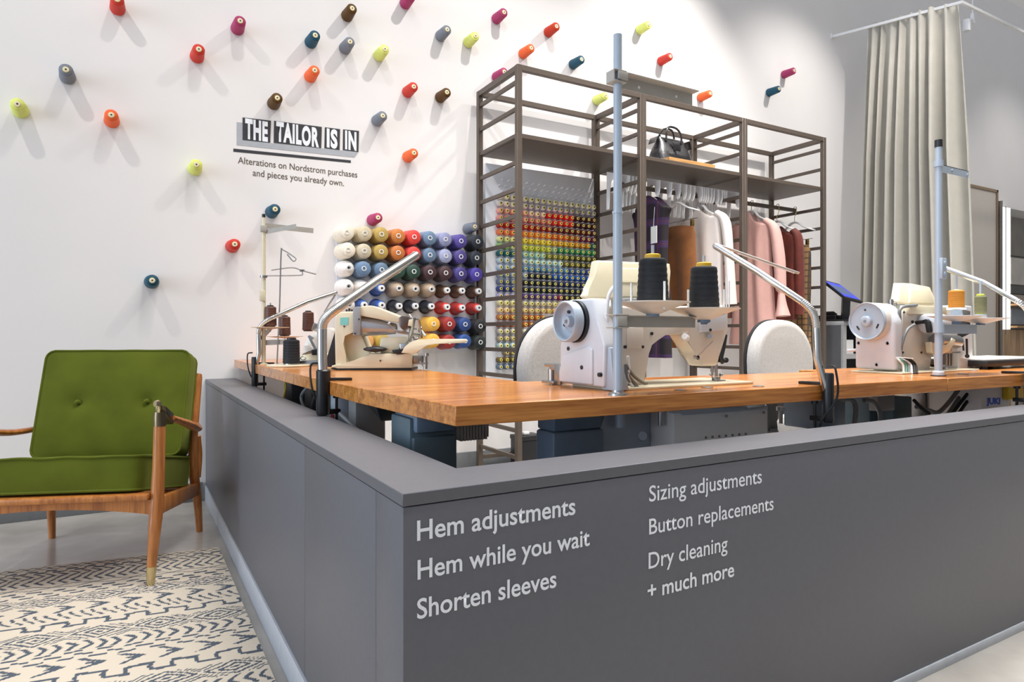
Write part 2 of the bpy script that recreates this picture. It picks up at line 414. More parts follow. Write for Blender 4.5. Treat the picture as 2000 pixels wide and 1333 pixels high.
for s in (1, -1):
    lg = MB().tube([la(s * .342, -.334, .07), la(s * .349, -.325, .2), la(s * .354, -.318, .29), la(s * .36, -.318, .42), la(s * .366, -.325, .575)],
                   [.0155, .021, .0235, .0205, .0195], 14, 5).out('front_leg', m_oak, ch)
    lab(MB().cyl(la(s * .3405, -.337, FZ), la(s * .342, -.334, .075), .013, .0175, 18).out('ferrule', m_brass, lg), 'polished brass ferrule')
    cap = MB().lathe(la(s * .366, -.325, .573), (0, 0, 1), [(.0205, 0), (.021, .03), (.019, .05)], 18)
    cap.prism([la(s * .348, -.315, .612), la(s * .386, -.315, .612), la(s * .386, -.24, .565), la(s * .35, -.24, .565)],
              [la(s * .35, -.32, .645), la(s * .384, -.32, .645), la(s * .386, -.235, .605), la(s * .35, -.235, .605)], .004)
    lab(cap.out('arm_cap', m_bronzecap, ch), 'aged metal cap joining leg and armrest')
    lab(MB().tube([la(s * .366, -.335, .612), la(s * .366, -.322, .64), la(s * .366, -.332, .655), la(s * .366, -.37, .656)], .006, 8, 4, flat=1.8).out('clip', m_brass, ch), 'brass clip')
    MB().tube([la(s * .378, -.25, .592), la(s * .388, -.08, .545), la(s * .36, .12, .50), la(s * .30, .30, .497)], [.017, .024, .022, .018], 12, 6, flat=.62).out('armrest', m_oak, ch)
    MB().tube([la(s * .306, .345, .0), la(s * .302, .325, .15), la(s * .298, .285, .29), la(s * .296, .285, .42), la(s * .297, .30, .52), la(s * .303, .335, .70), la(s * .303, .34, .715)],
              [.0135, .018, .022, .019, .0195, .0165, .009], 14, 5).out('rear_leg', m_oak, ch)
    MB().tube([la(s * .303, .33, .44), la(s * .303, .345, .35), la(s * .302, .33, .25)], [.013, .015, .014], 10, 5).out('brace', m_oak, ch)
    MB().prism([la(s * .338, -.31, .25), la(s * .286, .32, .172), la(s * .286, .32, .228), la(s * .338, -.31, .315)],
               [la(s * .366, -.31, .25), la(s * .314, .32, .172), la(s * .314, .32, .228), la(s * .366, -.31, .315)], .006).out('side_rail', m_oak, ch)
ap = [(x / 10 * .345, .255 + .03 * (1 - (x / 10) ** 2)) for x in range(-10, 11)]
MB().prism([la(x, -.325, z) for x, z in ap] + [la(.345, -.325, .31), la(-.345, -.325, .31)], [la(x, -.30, z) for x, z in ap] + [la(.345, -.30, .31), la(-.345, -.30, .31)]).out('front_rail', m_oak, ch)
MB().prism([la(-.335, -.352, .312), la(.335, -.352, .312), la(.335, -.352, .334), la(-.335, -.352, .334)], [la(-.335, -.28, .312), la(.335, -.28, .312), la(.335, -.28, .334), la(-.335, -.28, .334)], .006).out('seat_edge', m_oak, ch)
MB().prism([la(-.29, .30, .175), la(.29, .30, .175), la(.29, .30, .225), la(-.29, .30, .225)], [la(-.29, .32, .175), la(.29, .32, .175), la(.29, .32, .225), la(-.29, .32, .225)], .004).out('back_rail', m_oak, ch)
for k in range(4):
    z = .34 + .09 * k
    MB().bar(la(-.29, .30 + .01 * k, z), la(.29, .30 + .01 * k, z), .012, .035, bev=.003).out('back_slat', m_oak, ch)
MB().prism([la(-.29, -.29, .305), la(.29, -.29, .305), la(.27, .27, .19), la(-.27, .27, .19)], [la(-.29, -.29, .327), la(.29, -.29, .327), la(.27, .27, .216), la(-.27, .27, .216)]).out('seat_deck', m_oak, ch)
def cushion(O, X, Y, Nn, w, h, t, dome, name, dim=()):
    """box cushion: face w x h in X,Y about O, thickness t along Nn (front face), with domed faces; returns the object"""
    nx, ny = 36, 28; rc = .035
    def edge(a, b):
        x, y = a * w / 2, b * h / 2
        ix, iy = w / 2 - rc, h / 2 - rc
        if abs(x) > ix and abs(y) > iy:
            dx, dy = abs(x) - ix, abs(y) - iy; l = math.hypot(dx, dy); mxx = max(dx, dy)
            if l > 1e-6: dx, dy = dx * mxx / l, dy * mxx / l
            x, y = math.copysign(ix + dx, x), math.copysign(iy + dy, y)
        return x, y
    m = MB(); g = {}
    for side in (1, -1):
        for j in range(ny + 1):
            for i in range(nx + 1):
                a, b = -1 + 2 * i / nx, -1 + 2 * j / ny
                x, y = edge(a, b)
                d = dome * (max(0, (1 - abs(a) ** 3) * (1 - abs(b) ** 3))) ** .6
                if side == 1:
                    for px, py in dim:
                        rr = math.hypot(x - px, (y - py) * 1.1); d -= .022 * math.exp(-(rr / .03) ** 1.2)
                    d += .002 * math.sin(x * 40 + y * 25) * (1 - a * a)
                g[side, i, j] = m.bm.verts.new(O + X * x + Y * y + Nn * (side * (t / 2 + d)))
        for j in range(ny):
            for i in range(nx): m.bm.faces.new((g[side, i, j], g[side, i + 1, j], g[side, i + 1, j + 1], g[side, i, j + 1]))
    ring = [(i, 0) for i in range(nx)] + [(nx, j) for j in range(ny)] + [(i, ny) for i in range(nx, 0, -1)] + [(0, j) for j in range(ny, 0, -1)]
    mid = []
    for i, j in ring:
        c = (g[1, i, j].co + g[-1, i, j].co) / 2; mid.append(m.bm.verts.new(c + (c - O).normalized() * .006))
    for k in range(len(ring)):
        q = (k + 1) % len(ring); p, r = ring[k], ring[q]
        m.bm.faces.new((g[1, p[0], p[1]], g[1, r[0], r[1]], mid[q], mid[k])); m.bm.faces.new((mid[k], mid[q], g[-1, r[0], r[1]], g[-1, p[0], p[1]]))
    loops = [[g[s, i, j].co.copy() for i, j in ring] for s in (1, -1)]
    o = m.out(name, m_velvet, ch, sharp=50)
    for lp in loops: MB().tube(lp, .0048, 8, closed=True).out('piping', m_velvet, o)
    return o
sl = .195
cushion(la(0, -.035, .351), cR, (cB - UP * sl).normalized(), (UP + cB * sl).normalized(), .60, .56, .118, .008, 'seat_cushion')
bt = V((0, 0, 0)); a0 = la(.008, .11, .395); a1 = la(.008, .245, .83); by = (a1 - a0).normalized(); bn = cR.cross(by).normalized()
if bn.dot(cB) > 0: bn = -bn
bc = (a0 + a1) / 2 - bn * .055
bo = cushion(bc, cR, by, bn, .575, (a1 - a0).length, .10, .016, 'back_cushion', ((-.135, .0), (.135, .0)))
for px in (-.135, .135): MB().ball(bc + cR * px + bn * .057, (.012, .012, .012), 12).out('button', m_velvet, bo)
# ================================================================ sewing tables
TZ = .76
m_top = wood('oiled_oak_top', (156, 90, 36), (208, 138, 68), 0, .24, 1.0, .2)
def table(poly, label, legs, name='sewing_table'):
    c = sum((V((x, y, 0)) for x, y in poly), V()) / len(poly)
    t = thing(name, label, 'table', (c.x, c.y, 0), 'sewing tables behind the partition')
    lo = [(x, y, TZ - .041) for x, y in poly]; hi = [(x, y, TZ) for x, y in poly]
    MB().prism(lo, hi, .0015, 1).out('tabletop', m_top, t)
    for x, y in legs:
        m = MB().span(x - .03, x + .03, y - .03, y + .03, .04, TZ - .045, .004)
        m.out('leg', m_steel, t)
        MB().span(x - .04, x + .04, y - .24, y + .24, 0, .04, .004).out('foot', m_steel, t)
        MB().span(x - .035, x + .035, y - .2, y + .2, TZ - .06, TZ - .041, .003).out('top_bracket', m_steel, t)
    return t
ta = table([(.554, 1.172), (2.246, 1.112), (2.262, 1.56), (1.002, 1.665), (.521, 1.692)], 'oak sewing table at the partition corner, thread stand with two black cones on it', [(.64, 1.55), (1.46, 1.40)])
tb = table([(.521, 1.694), (1.004, 1.668), (1.008, 2.884), (.509, 2.886)], 'oak sewing table carrying the cream blindstitch machine', [(.76, 1.9), (.76, 2.75)])
tc_ = table([(.509, 2.889), (1.008, 2.887), (1.008, 3.91), (.504, 3.91)], 'oak sewing table against the white wall, serger on it', [(.78, 3.1), (.78, 3.6)])
td = table([(2.249, 1.112), (3.6, 1.075), (3.6, 1.63), (2.268, 1.665)], 'oak sewing table carrying the machine with the large white handwheel', [(2.80, 1.49), (3.45, 1.40)])
# --- under the corner table
m_brk0 = mat('warm_grey_bracket', (164, 160, 152), .4)
pb = lambda u, v, y: at(u, v, y=y)
MB().span(.575, .70, 1.47, 1.60, .22, .70, .006).span(.58, .69, 1.455, 1.475, .22, .655, .004).out('motor_housing', m_teal, ta)
MB().span(.585, .69, 1.452, 1.6, .665, .719, .008).out('control_cover', m_slateblue, ta)
r = MB()
for k in range(9): r.span(.71 + k * .0085, .7155 + k * .0085, 1.47, 1.58, .635, .719, .001)
r.span(.70, .79, 1.475, 1.575, .64, .719); r.out('ribbed_heat_sink', m_brk0, ta)
MB().tube([(.578, 1.57, .60), (.55, 1.60, .605), (.54, 1.72, .63), (.53, 1.9, .67)], .006, 8, 6).out('cable', m_greycable, ta)
MB().prism([(.545, 1.63, .719), (.56, 1.83, .719), (.58, 1.8, .70), (.57, 1.66, .672)], [(.62, 1.63, .719), (.62, 1.83, .719), (.62, 1.8, .70), (.62, 1.66, .672)], .003).out('foot_switch_box', m_dark, ta)
MB().span(.895, 1.05, 1.335, 1.42, .20, .66, .008).span(.90, 1.045, 1.34, 1.42, .66, .719, .006).out('motor_housing', m_slateblue, ta)
mm = MB().pix([(1185, 800), (1318, 800), (1318, 905), (1150, 905)], 1.36, 1.39, .004)
mm.cyl(pb(1212, 800, 1.33), pb(1212, 835, 1.33), .014).cyl(pb(1255, 852, 1.36), pb(1255, 852, 1.352), .012)
mm.out('steel_side_frame', m_bluegrey, ta)
cbx = MB().pix([(1316, 804), (1500, 795), (1500, 902), (1316, 902)], 1.27, 1.36, .004).out('control_box', m_whiteplast, ta)
MB().pix([(1312, 808), (1335, 807), (1335, 812), (1500, 800), (1500, 793), (1312, 800)], 1.262, 1.275, .002).out('box_flange', m_bluegrey, cbx)
hb = MM()
for k in range(7): p = pb(1378 + 13 * k, 855 - 1.2 * k, 1.27); hb.cyl(p, p + V((0, -.003, 0)), .0035, n=10)
p = pb(1418, 813, 1.262); hb.cyl(p, p + V((0, -.004, 0)), .004, n=10); p = pb(1491, 806, 1.262); hb.cyl(p, p + V((0, -.004, 0)), .004, n=10)
hb.out('screw', m_steel, cbx)
for u in (1290, 1525): p = pb(u, 795, 1.3); MB().cyl(p, p + V((0, 0, -.05)), .006).cyl(p, p + V((0, 0, -.012)), .013).out('table_bolt', m_steel, ta)
# --- under the right-hand table
for u0, u1, v1, y0, mt in [(1590, 1652, 840, 1.40, m_slateblue), (1699, 1745, 860, 1.46, m_teal), (1745, 1782, 850, 1.40, m_teal)]:
    MB().pix([(u0, 775), (u1, 775), (u1, v1), (u0, v1)], y0, y0 + .12, .006).out('motor_housing', mt, td)
MB().pix([(1715, 770), (1748, 770), (1748, 802), (1715, 804)], 1.385, 1.42, .003).out('cover_plate', m_grey, td)
for pts in ([(1640, 780), (1664, 782), (1672, 800), (1668, 835)], [(1688, 782), (1706, 786), (1718, 806), (1719, 830)], [(1790, 795), (1815, 802), (1832, 806), (1850, 790), (1872, 762)], [(1880, 765), (1868, 785), (1850, 812)]):
    MB().tube([pb(u, v, 1.34) for u, v in pts], .008, 8, 6).out('cable', m_greycable, td)
for pts in ([(1785, 782), (1800, 798), (1815, 808)], [(1905, 765), (1885, 790), (1868, 815)], [(1893, 765), (1870, 795), (1855, 815)]):
    MB().tube([pb(u, v, 1.31) for u, v in pts], .006, 8, 5).out('cable', m_rubber, td)
jb = MB().pix([(1917, 757), (1972, 757), (1972, 840), (1917, 840)], 1.26, 1.45, .004).out('motor_box', m_whiteplast, td)
a = pb(1926, 789.5, 1.26); b = pb(1953, 789.5, 1.26); text('maker_lettering', 'JUKI', a, b, pb(1926, 778, 1.26).z - a.z, mat('blue_print', (36, 92, 220), .5), jb, .05)
p = pb(1962, 765, 1.258); MB().cyl(p, p + V((0, -.004, 0)), .005).out('screw', m_steel, jb)
MB().pix([(1969, 757), (1999, 757), (1999, 781), (1969, 781)], 1.24, 1.258, .001).out('warning_label', mat('yellow_label', (226, 190, 40), .5), td)
# --- under the two tables along the side
xx = lambda u, v, x: at(u, v, x=x)
for x0, x1, y0, y1, z0, z1, mt, nm in [(.62, .72, 2.05, 2.13, .12, .719, m_grey, 'support_post'), (.60, .66, 2.18, 2.36, .50, .70, m_bluegrey, 'switch_box'), (.66, .80, 2.38, 2.62, .45, .70, m_grey, 'motor_housing'),
                                   (.64, .80, 2.72, 2.84, .4, .70, m_dark, 'motor_housing'), (.62, .75, 2.5, 2.56, .5, .66, mat('pale_card', (205, 196, 180), .6), 'cover_plate')]:
    MB().span(x0, x1, y0, y1, z0, z1, .006).out(nm, mt, tb)
MB().span(.597, .6, 2.22, 2.26, .60, .63, .001).out('rocker_switch', mat('red_switch', (150, 40, 40), .4), tb)
MB().span(.62, .78, 3.0, 3.16, .4, .70, .006).out('motor_housing', m_dark, tc_)
for pts in ([(.58, 2.48, .715), (.57, 2.58, .66), (.58, 2.5, .60), (.60, 2.4, .61)], [(.59, 2.3, .71), (.585, 2.35, .62), (.6, 2.42, .55)]):
    MB().tube(pts, .006, 8, 6).out('cable', m_greycable, tb)
MB().tube([(.59, 3.0, .715), (.6, 3.02, .66), (.59, 3.05, .58)], .005, 8, 5).out('cable', mat('yellow_cable', (190, 170, 60), .5), tc_)
MB().tube([(.585, 2.36, .715), (.57, 2.4, .64), (.58, 2.38, .56)], .008, 8, 5).out('cable', m_rubber, tb)

# ================================================================ thread stands
def dish(c, r, h):
    return MB().lathe(c, (0, 0, 1), [(.012, 0), (.018, .001), (r * .55, h * .5), (r * .93, h * .95), (r, h), (r, h + .002), (r * .92, h), (r * .5, h * .55), (.012, .004)], 40)
def cone(name, label, base, r0, r1, h, mth, group=None, tip=(.0165, .011), mtip=None, foot=None, cat='thread cone', neck=None):
    t = thing(name, label, cat, base, group); B = V(base)
    z0 = .004
    pr = [(r0 * .9, z0), (r0, z0 + .004)]
    nrow = 26
    for k in range(nrow + 1):
        f = k / nrow; pr.append((r0 + (r1 - r0) * f + .0006 * math.sin(k * 1.9), z0 + .006 + (h - .014) * f))
    if neck: pr += [(neck, h)]
    else: pr += [(r1 * .9, h - .002)]
    pr += [(tip[0] * .8, h)]
    MB().lathe(B, (0, 0, 1), pr, 32).out('wound_thread', mth, t, sharp=60)
    MB().lathe(B, (0, 0, 1), [(tip[0], h - .002), (tip[0], h + tip[1] - .002), (tip[0] * .8, h + tip[1]), (.006, h + tip[1])], 24).out('tube_end', mtip or m_dark, t)
    if foot: MB().lathe(B, (0, 0, 1), [(foot[0], 0), (foot[0], foot[1]), (foot[0] * .8, foot[1] + .001)], 28).out('tube_base', foot[2], t)
    return t
m_thblk = mat('black_thread', (33, 35, 39), .6, var=.25, scale=400, stretch=(.15, .15, 1), bump=.2, bscale=300, spec=.25)
m_brk = mat('warm_grey_bracket', (164, 160, 152), .4)
m_yelplast = mat('yellow_plastic', (228, 178, 40), .4)
# stand one, beside the centre machine
PX, PY = .9735, 1.189
st = thing('thread_stand', 'tall pale blue thread stand with two dishes at the front table edge', 'thread stand', (PX, PY, TZ))
MB().cyl((PX, PY, TZ), (PX, PY, 1.18), .0108, n=24).cyl((PX, PY, 1.18), (PX, PY, 1.59), .0098, n=24).cyl((PX, PY, 1.178), (PX, PY, 1.184), .0125, n=24).out('pole', m_bluegrey, st)
MB().lathe((PX, PY, TZ), (0, 0, 1), [(.022, 0), (.021, .004), (.014, .007), (.013, .012)], 28).out('base_flange', m_steel, st)
def chan(x0, x1, y, z0, z1, d=.024):
    return MB().span(x0, x1, y + d * .5 - .0015, y + d * .5, z0, z1).span(x0, x1, y - d * .5, y + d * .5, z1 - .002, z1)
m = chan(PX + .008, 1.225, PY + .004, 1.476, 1.506)
for zz in (1.478, 1.503): m.span(PX - .021, PX + .014, PY - .016, PY + .016, zz - .0015, zz + .0015, .001)
m.span(PX - .022, PX - .019, PY - .014, PY + .014, 1.478, 1.503).span(PX - .012, PX + .016, PY - .019, PY - .015, 1.482, 1.500, .001)
m.out('upper_bracket', m_brk, st)
hl = MM()
for x in (1.05, 1.17): hl.cyl((x, PY + .016, 1.488), (x, PY + .0138, 1.488), .0035, n=12).cyl((x + .01, PY, 1.5055), (x + .01, PY, 1.5068), .0035, n=12)
hl.out('eyelet', m_whiteplast, st)
m = chan(PX + .008, 1.235, PY + .004, .917, .944)
m.span(PX - .021, PX + .02, PY - .017, PY + .017, .943, .946, .001).span(PX - .021, PX + .02, PY - .017, PY + .017, .914, .917, .001).span(PX - .014, PX + .014, PY - .0175, PY - .014, .919, .942, .001)
m.out('lower_bracket', m_brk, st)
SP = [(1.08, PY), (1.250, PY)]
for k, (x, y) in enumerate(SP):
    z = .948 if k == 0 else .936
    MB().cyl((x, y, z - .006), (x, y, z + .006), .016).cyl((x, y, .944 if k == 0 else .925), (x, y, z), .008).out('dish_hub', m_slateblue, st)
    dish((x, y, z), .088, .027).out('dish', mat('cream_dish', (226, 214, 198), .35), st, sharp=60)
    MB().cyl((x, y, z), (x, y, 1.113 if k == 0 else 1.098), .0038).out('spindle', m_bluegrey, st)
    for a in (20, 140, 260):
        q = math.radians(a + 35 * k); cx, cy = x + .05 * math.cos(q), y + .05 * math.sin(q)
        MB().cyl((cx, cy, z + .011), (cx, cy, z + .075), .0028, n=10).out('dish_pin', m_whiteplast, st)
for k, (x, y) in enumerate(SP):
    cone('thread_cone', ['black thread cone with yellow top on the dish nearest the pole', 'black thread cone with yellow top and base on the outer dish'][k], (x, y, (.957 if k == 0 else .946)),
         .0385, .032, .125, m_thblk, 'black cones on the front thread stand', (.0185, .0095), m_yelplast, (.033, .004, m_yelplast))
# stand two, beside the right-hand machine
PX, PY = 2.349, 1.191
st = thing('thread_stand', 'white thread stand with orange and olive spools, black cap on its pole', 'thread stand', (PX, PY, TZ))
MB().cyl((PX, PY, TZ + .003), (PX, PY, 1.10), .0115, n=24).cyl((PX, PY, 1.10), (PX, PY, 1.535), .0105, n=24).out('pole', m_bluegrey, st)
MB().cyl((PX, PY, 1.528), (PX, PY, 1.552), .0118, n=24).out('pole_cap', m_dark, st)
MB().lathe((PX, PY, TZ), (0, 0, 1), [(.023, 0), (.0235, .003), (.018, .0032)], 28).out('base_ring', m_dark, st)
MB().lathe((PX, PY, TZ), (0, 0, 1), [(.018, .003), (.018, .014), (.0135, .018), (.0125, .018)], 28).out('base_collar', m_whitec, st)
MB().span(PX - .016, PX + .014, PY - .02, PY - .009, 1.085, 1.155, .003).cyl((PX, PY - .024, 1.103), (PX, PY - .018, 1.103), .006).cyl((PX, PY - .024, 1.138), (PX, PY - .018, 1.138), .006).out('pole_joint', m_bluegrey, st)
MB().cyl((PX, PY, 1.462), (PX, PY, 1.483), .0145, n=24).span(PX, 2.54, PY - .002, PY, 1.447, 1.472).span(PX, 2.54, PY - .002, PY + .022, 1.470, 1.472).cyl((2.43, PY - .006, 1.46), (2.43, PY, 1.46), .004).cyl((2.53, PY - .006, 1.457), (2.53, PY, 1.457), .004).out('upper_bracket', m_bluegrey, st)
MB().cyl((PX, PY, .905), (PX, PY, .938), .0165, n=24).span(PX, 2.62, PY + .008, PY + .011, .902, .934).span(PX, 2.62, PY - .012, PY + .011, .932, .934).out('lower_bracket', m_bluegrey, st)
for k, x in enumerate((2.463, 2.627)):
    z = .944 if k == 0 else .938
    MB().cyl((x, PY, .933), (x, PY, z + .003), .014).out('dish_hub', m_slateblue, st)
    dish((x, PY, z), .086, .018).out('dish', m_whiteplast, st, sharp=60)
    MB().lathe((x, PY, z + .004), (0, 0, 1), [(.026, 0), (.019, .02), (.0165, .036 if k == 0 else .03)], 24).out('spool_adapter', m_bluegrey, st)
    MB().cyl((x, PY, z), (x, PY, 1.105 if k == 0 else 1.09), .0036).out('spindle', m_bluegrey, st)
m_thor = mat('ochre_thread', (204, 132, 40), .6, var=.12, scale=300, stretch=(.15, .15, 1))
m_thol = mat('olive_thread', (112, 110, 78), .7, var=.15, scale=300, stretch=(.15, .15, 1))
cone('thread_spool', 'ochre orange thread spool on the white thread stand', (2.463, PY, .985), .024, .024, .068, m_thor, None, (.008, .002), m_whiteplast, (.029, .006, m_whiteplast), 'thread spool', .015)
cone('thread_spool', 'olive green thread spool with lime end on the white thread stand', (2.627, PY, .972), .0185, .0185, .066, m_thol, None, (.0125, .006), mat('lime_plastic', (196, 204, 60), .4), (.0125, .004, mat('lime_plastic', (196, 204, 60))), 'thread spool')
# stand three, on the table by the wall
PX, PY = .546, 3.246
dp = 3.085
st = thing('thread_stand', 'cream thread stand with folded arms near the white wall', 'thread stand', (PX, PY, TZ))
MB().cyl((PX, PY, TZ), (PX, PY, 1.41), .0095, n=18).cyl((PX, PY, 1.41), (PX, PY, 1.447), .007).lathe((PX, PY, TZ), (0, 0, 1), [(.022, 0), (.014, .006), (.011, .006)], 20).out('pole', m_cream, st)
MB().cyl((PX, PY, 1.447), (PX, PY, 1.462), .008).out('pole_cap', m_dark, st)
A = lambda u, v, Z=dp: at(u, v, Z=Z)
m = MB().span(PX - .014, PX + .012, PY - .014, PY + .014, 1.378, 1.408, .002).bar(A(517, 441), A(612, 451, 3.2), .002, .024).bar(A(520, 453), A(578, 442, 2.95), .002, .02, up=V((0, 0, 1)))
m.out('upper_arm', m_brk, st)
MB().cyl((PX, PY, 1.165), (PX, PY, 1.175), .016).tube([A(520, 539), A(585, 538), A(590, 534), A(590, 531)], .003, 8, 4).tube([A(530, 528), A(570, 523), A(590, 529), A(617, 536)], .003, 8, 4).box(A(590, 529), (.02, .012, .01)).out('wire_guide_arm', m_steel, st)
MB().span(PX - .018, PX + .006, PY - .014, PY + .012, 1.055, 1.105, .003).out('pole_joint', m_cream, st)
MB().bar(A(513, 670), A(560, 668), .003, .024).bar(A(510, 662), A(530, 640), .02, .014).out('lower_bracket', m_brk, st)
for u, v, Z in ((528, 640, dp), (556, 658, dp + .12)):
    c = A(u, v, Z); dish(c - V((0, 0, .008)), .085, .008).out('dish', mat('buff_dish', (214, 188, 164), .5), st); MB().cyl(c - V((0, 0, .02)), c + V((0, 0, .115)), .003).out('spindle', m_steel, st)
m_thbr = mat('dark_brown_thread', (88, 52, 38), .45, var=.15, scale=300, stretch=(.15, .15, 1))
for u, v, Z, l in ((528, 639, dp, 'brown thread cone on the upper dish of the cream stand'), (556, 657, dp + .12, 'brown thread cone on the lower dish, partly behind a lamp arm'), (602, 656, 3.25, 'brown thread cone rising behind the serger')):
    c = A(u, v, Z)
    if u == 602: c.z = .915
    cone('thread_cone', l, c, .028, .026, .096, m_thbr, 'brown cones near the serger', (.0145, .006), m_dark, (.022, .003, m_dark), neck=.017)
# pale disc, black cone and a bent wire guide
dc = at(563, 713.5, z=TZ + .006); dc.z = TZ
tag(MB().lathe(dc, (0, 0, 1), [(.088, 0), (.09, .004), (.088, .009), (.0, .009)], 40).out('cone_plate', m_cream, loc=dc), 'cream round plate under the black cone on the table by the wall', 'plate')
c2 = dc + RGT * .014 + V((0, 0, .009))
cone('thread_cone', 'black thread cone standing on the cream round plate', c2, .036, .034, .108, m_thblk, None, (.02, .009), m_dark, (.034, .004, m_steel), neck=.024)
wz = .0035
c3 = at(541, 712, z=TZ); Zw = (c3 - V((0, 0, EYE))).dot(FWD)
tag(MB().tube([c3, A(546, 600, Zw), A(549, 495, Zw), A(553, 489, Zw), A(575, 503, Zw), A(577, 508, Zw), A(572, 510, Zw), A(561, 497, Zw)], .0032, 8, 5).cyl(c3, c3 + V((0, 0, .004)), .012).out('wire_thread_guide', m_steel, loc=c3), 'bent steel wire thread guide with a hooked top by the cream plate', 'thread guide')

# ================================================================ task lamps
def lamp(label, jaw_at, jdir, stem, arm, head, r, clampz=(.66, .795)):
    """jaw_at: clamp centre at the table edge; jdir: towards the table; stem/arm/head: lists of points"""
    J = V(jaw_at); d = V(jdir)
    t = thing('task_lamp', label, 'lamp', (J.x, J.y, .67), 'tubular task lamps clamped to the tables')
    sd = d.cross(UP)
    m = MB().lathe((J.x, J.y, clampz[0]), (0, 0, 1), [(r * 1.25, 0), (r * 1.45, .006), (r * 1.45, clampz[1] - clampz[0] - .004), (r * 1.2, clampz[1] - clampz[0])], 20)
    m.bar(J + d * (r * .6) + UP * (TZ + .006 - J.z), J + d * .085 + UP * (TZ + .004 - J.z), .022, .008, bev=.002)
    m.bar(J + d * (r * .6) + UP * (clampz[0] + .008 - J.z), J + d * .05 + UP * (clampz[0] + .008 - J.z), .02, .014, bev=.002)
    m.out('clamp', m_black, t)
    q = J + d * .04
    MB().cyl((q.x, q.y, clampz[0] - .06), (q.x, q.y, TZ - .045), .0045).cyl((q.x, q.y, TZ - .052), (q.x, q.y, TZ - .043), .011).bar(V((q.x, q.y, clampz[0] - .058)) - sd * .018, V((q.x, q.y, clampz[0] - .058)) + sd * .018, .006, .006).out('clamp_screw', m_black, t)
    MB().tube(stem, r, 18).out('stem', m_chrome, t)
    # gooseneck: ridged tube between stem and arm
    P0, P1 = V(stem[-1]), V(arm[0]); T0 = (V(stem[-1]) - V(stem[-2])).normalized(); T1 = (V(arm[1]) - V(arm[0])).normalized()
    k = (P1 - P0).length * .42; pts = []; rad = []
    nn = 72
    for i in range(nn + 1):
        s = i / nn; b0, b1, b2, b3 = (1 - s) ** 3, 3 * s * (1 - s) ** 2, 3 * s * s * (1 - s), s ** 3
        pts.append(P0 * b0 + (P0 + T0 * k) * b1 + (P1 - T1 * k) * b2 + P1 * b3); rad.append(r * (1.0 + .045 * (1 if i % 4 < 2 else -1)))
    MB().tube(pts, rad, 16).out('gooseneck', m_chrome, t, sharp=80)
    MB().tube(arm, r * .98, 18).ball(arm[-1], r * .98).out('arm', m_chrome, t)
    hd = MB().tube(head, r * .62, 12, flat=.6).out('lamp_head', m_steel, t)
    a, b = V(head[0]), V(head[-1]); e = (b - a)
    MB().bar(a + e * .25 - UP * r * .42, a + e * .95 - UP * r * .42, r * .8, .002).out('diffuser', m_whiteplast, hd)
    MB().tube([J + UP * (clampz[1] + .02 - J.z) - d * r, J + UP * (clampz[1] + .01 - J.z) - d * (r + .02) - sd * .012, J + UP * (TZ - .03 - J.z) - d * (r + .016), J + UP * (clampz[0] - .005 - J.z) + d * .01 - sd * .02, J + UP * (clampz[0] - .08 - J.z) + d * .02], .003, 8, 6).out('power_cord', m_rubber, t)
    return t
j = V((.503, 1.985, .72)); Zj = (j - V((0, 0, EYE))).dot(FWD); a_ = lambda u, v, Z: at(u, v, Z=Z)
lamp('chrome task lamp clamped left of the cream blindstitch machine', j, (1, 0, 0), [(j.x, j.y, .73), a_(629, 700, Zj), a_(629, 644, Zj)], [a_(658, 603, Zj + .03), a_(735, 549, 2.12), a_(812, 499, 2.28)], [a_(812, 503, 2.28), a_(776, 532, 2.33), a_(742, 553, 2.38)], .0145)
j = V((.508, 3.25, .72)); Zj = (j - V((0, 0, EYE))).dot(FWD)
lamp('chrome task lamp by the wall, arm passing in front of brown cones', j, (1, 0, 0), [(j.x, j.y, .73), a_(506, 690, Zj), a_(505, 655, Zj)], [a_(536, 619, Zj), a_(600, 590, 3.15), a_(655, 572, 3.25)], [a_(655, 576, 3.25), a_(643, 594, 3.25), a_(633, 611, 3.25)], .0105)
j = V((1.645, 1.117, .72)); Zj = (j - V((0, 0, EYE))).dot(FWD)
lamp('chrome task lamp clamped to the front table edge between both machines', j, (0, 1, 0), [(j.x, j.y, .73), a_(1596, 700, Zj), a_(1594, 642, Zj)], [a_(1566, 589, Zj + .02), a_(1480, 531, Zj + .1), a_(1398, 481, Zj + .2)], [a_(1400, 478, Zj + .2), a_(1480, 506, Zj + .2), a_(1560, 534, Zj + .2)], .0102)
j = V((2.725, 1.08, .72)); Zj = (j - V((0, 0, EYE))).dot(FWD)
lamp('chrome task lamp cut by the photo edge beside the olive spool', j, (0, 1, 0), [(j.x, j.y, .73), a_(2014, 680, Zj), a_(2013, 640, Zj)], [a_(1986, 588, Zj), a_(1920, 552, Zj + .1), a_(1847, 525, Zj + .2)], [a_(1849, 522, Zj + .2), a_(1895, 540, Zj + .2), a_(1940, 558, Zj + .2)], .0102)
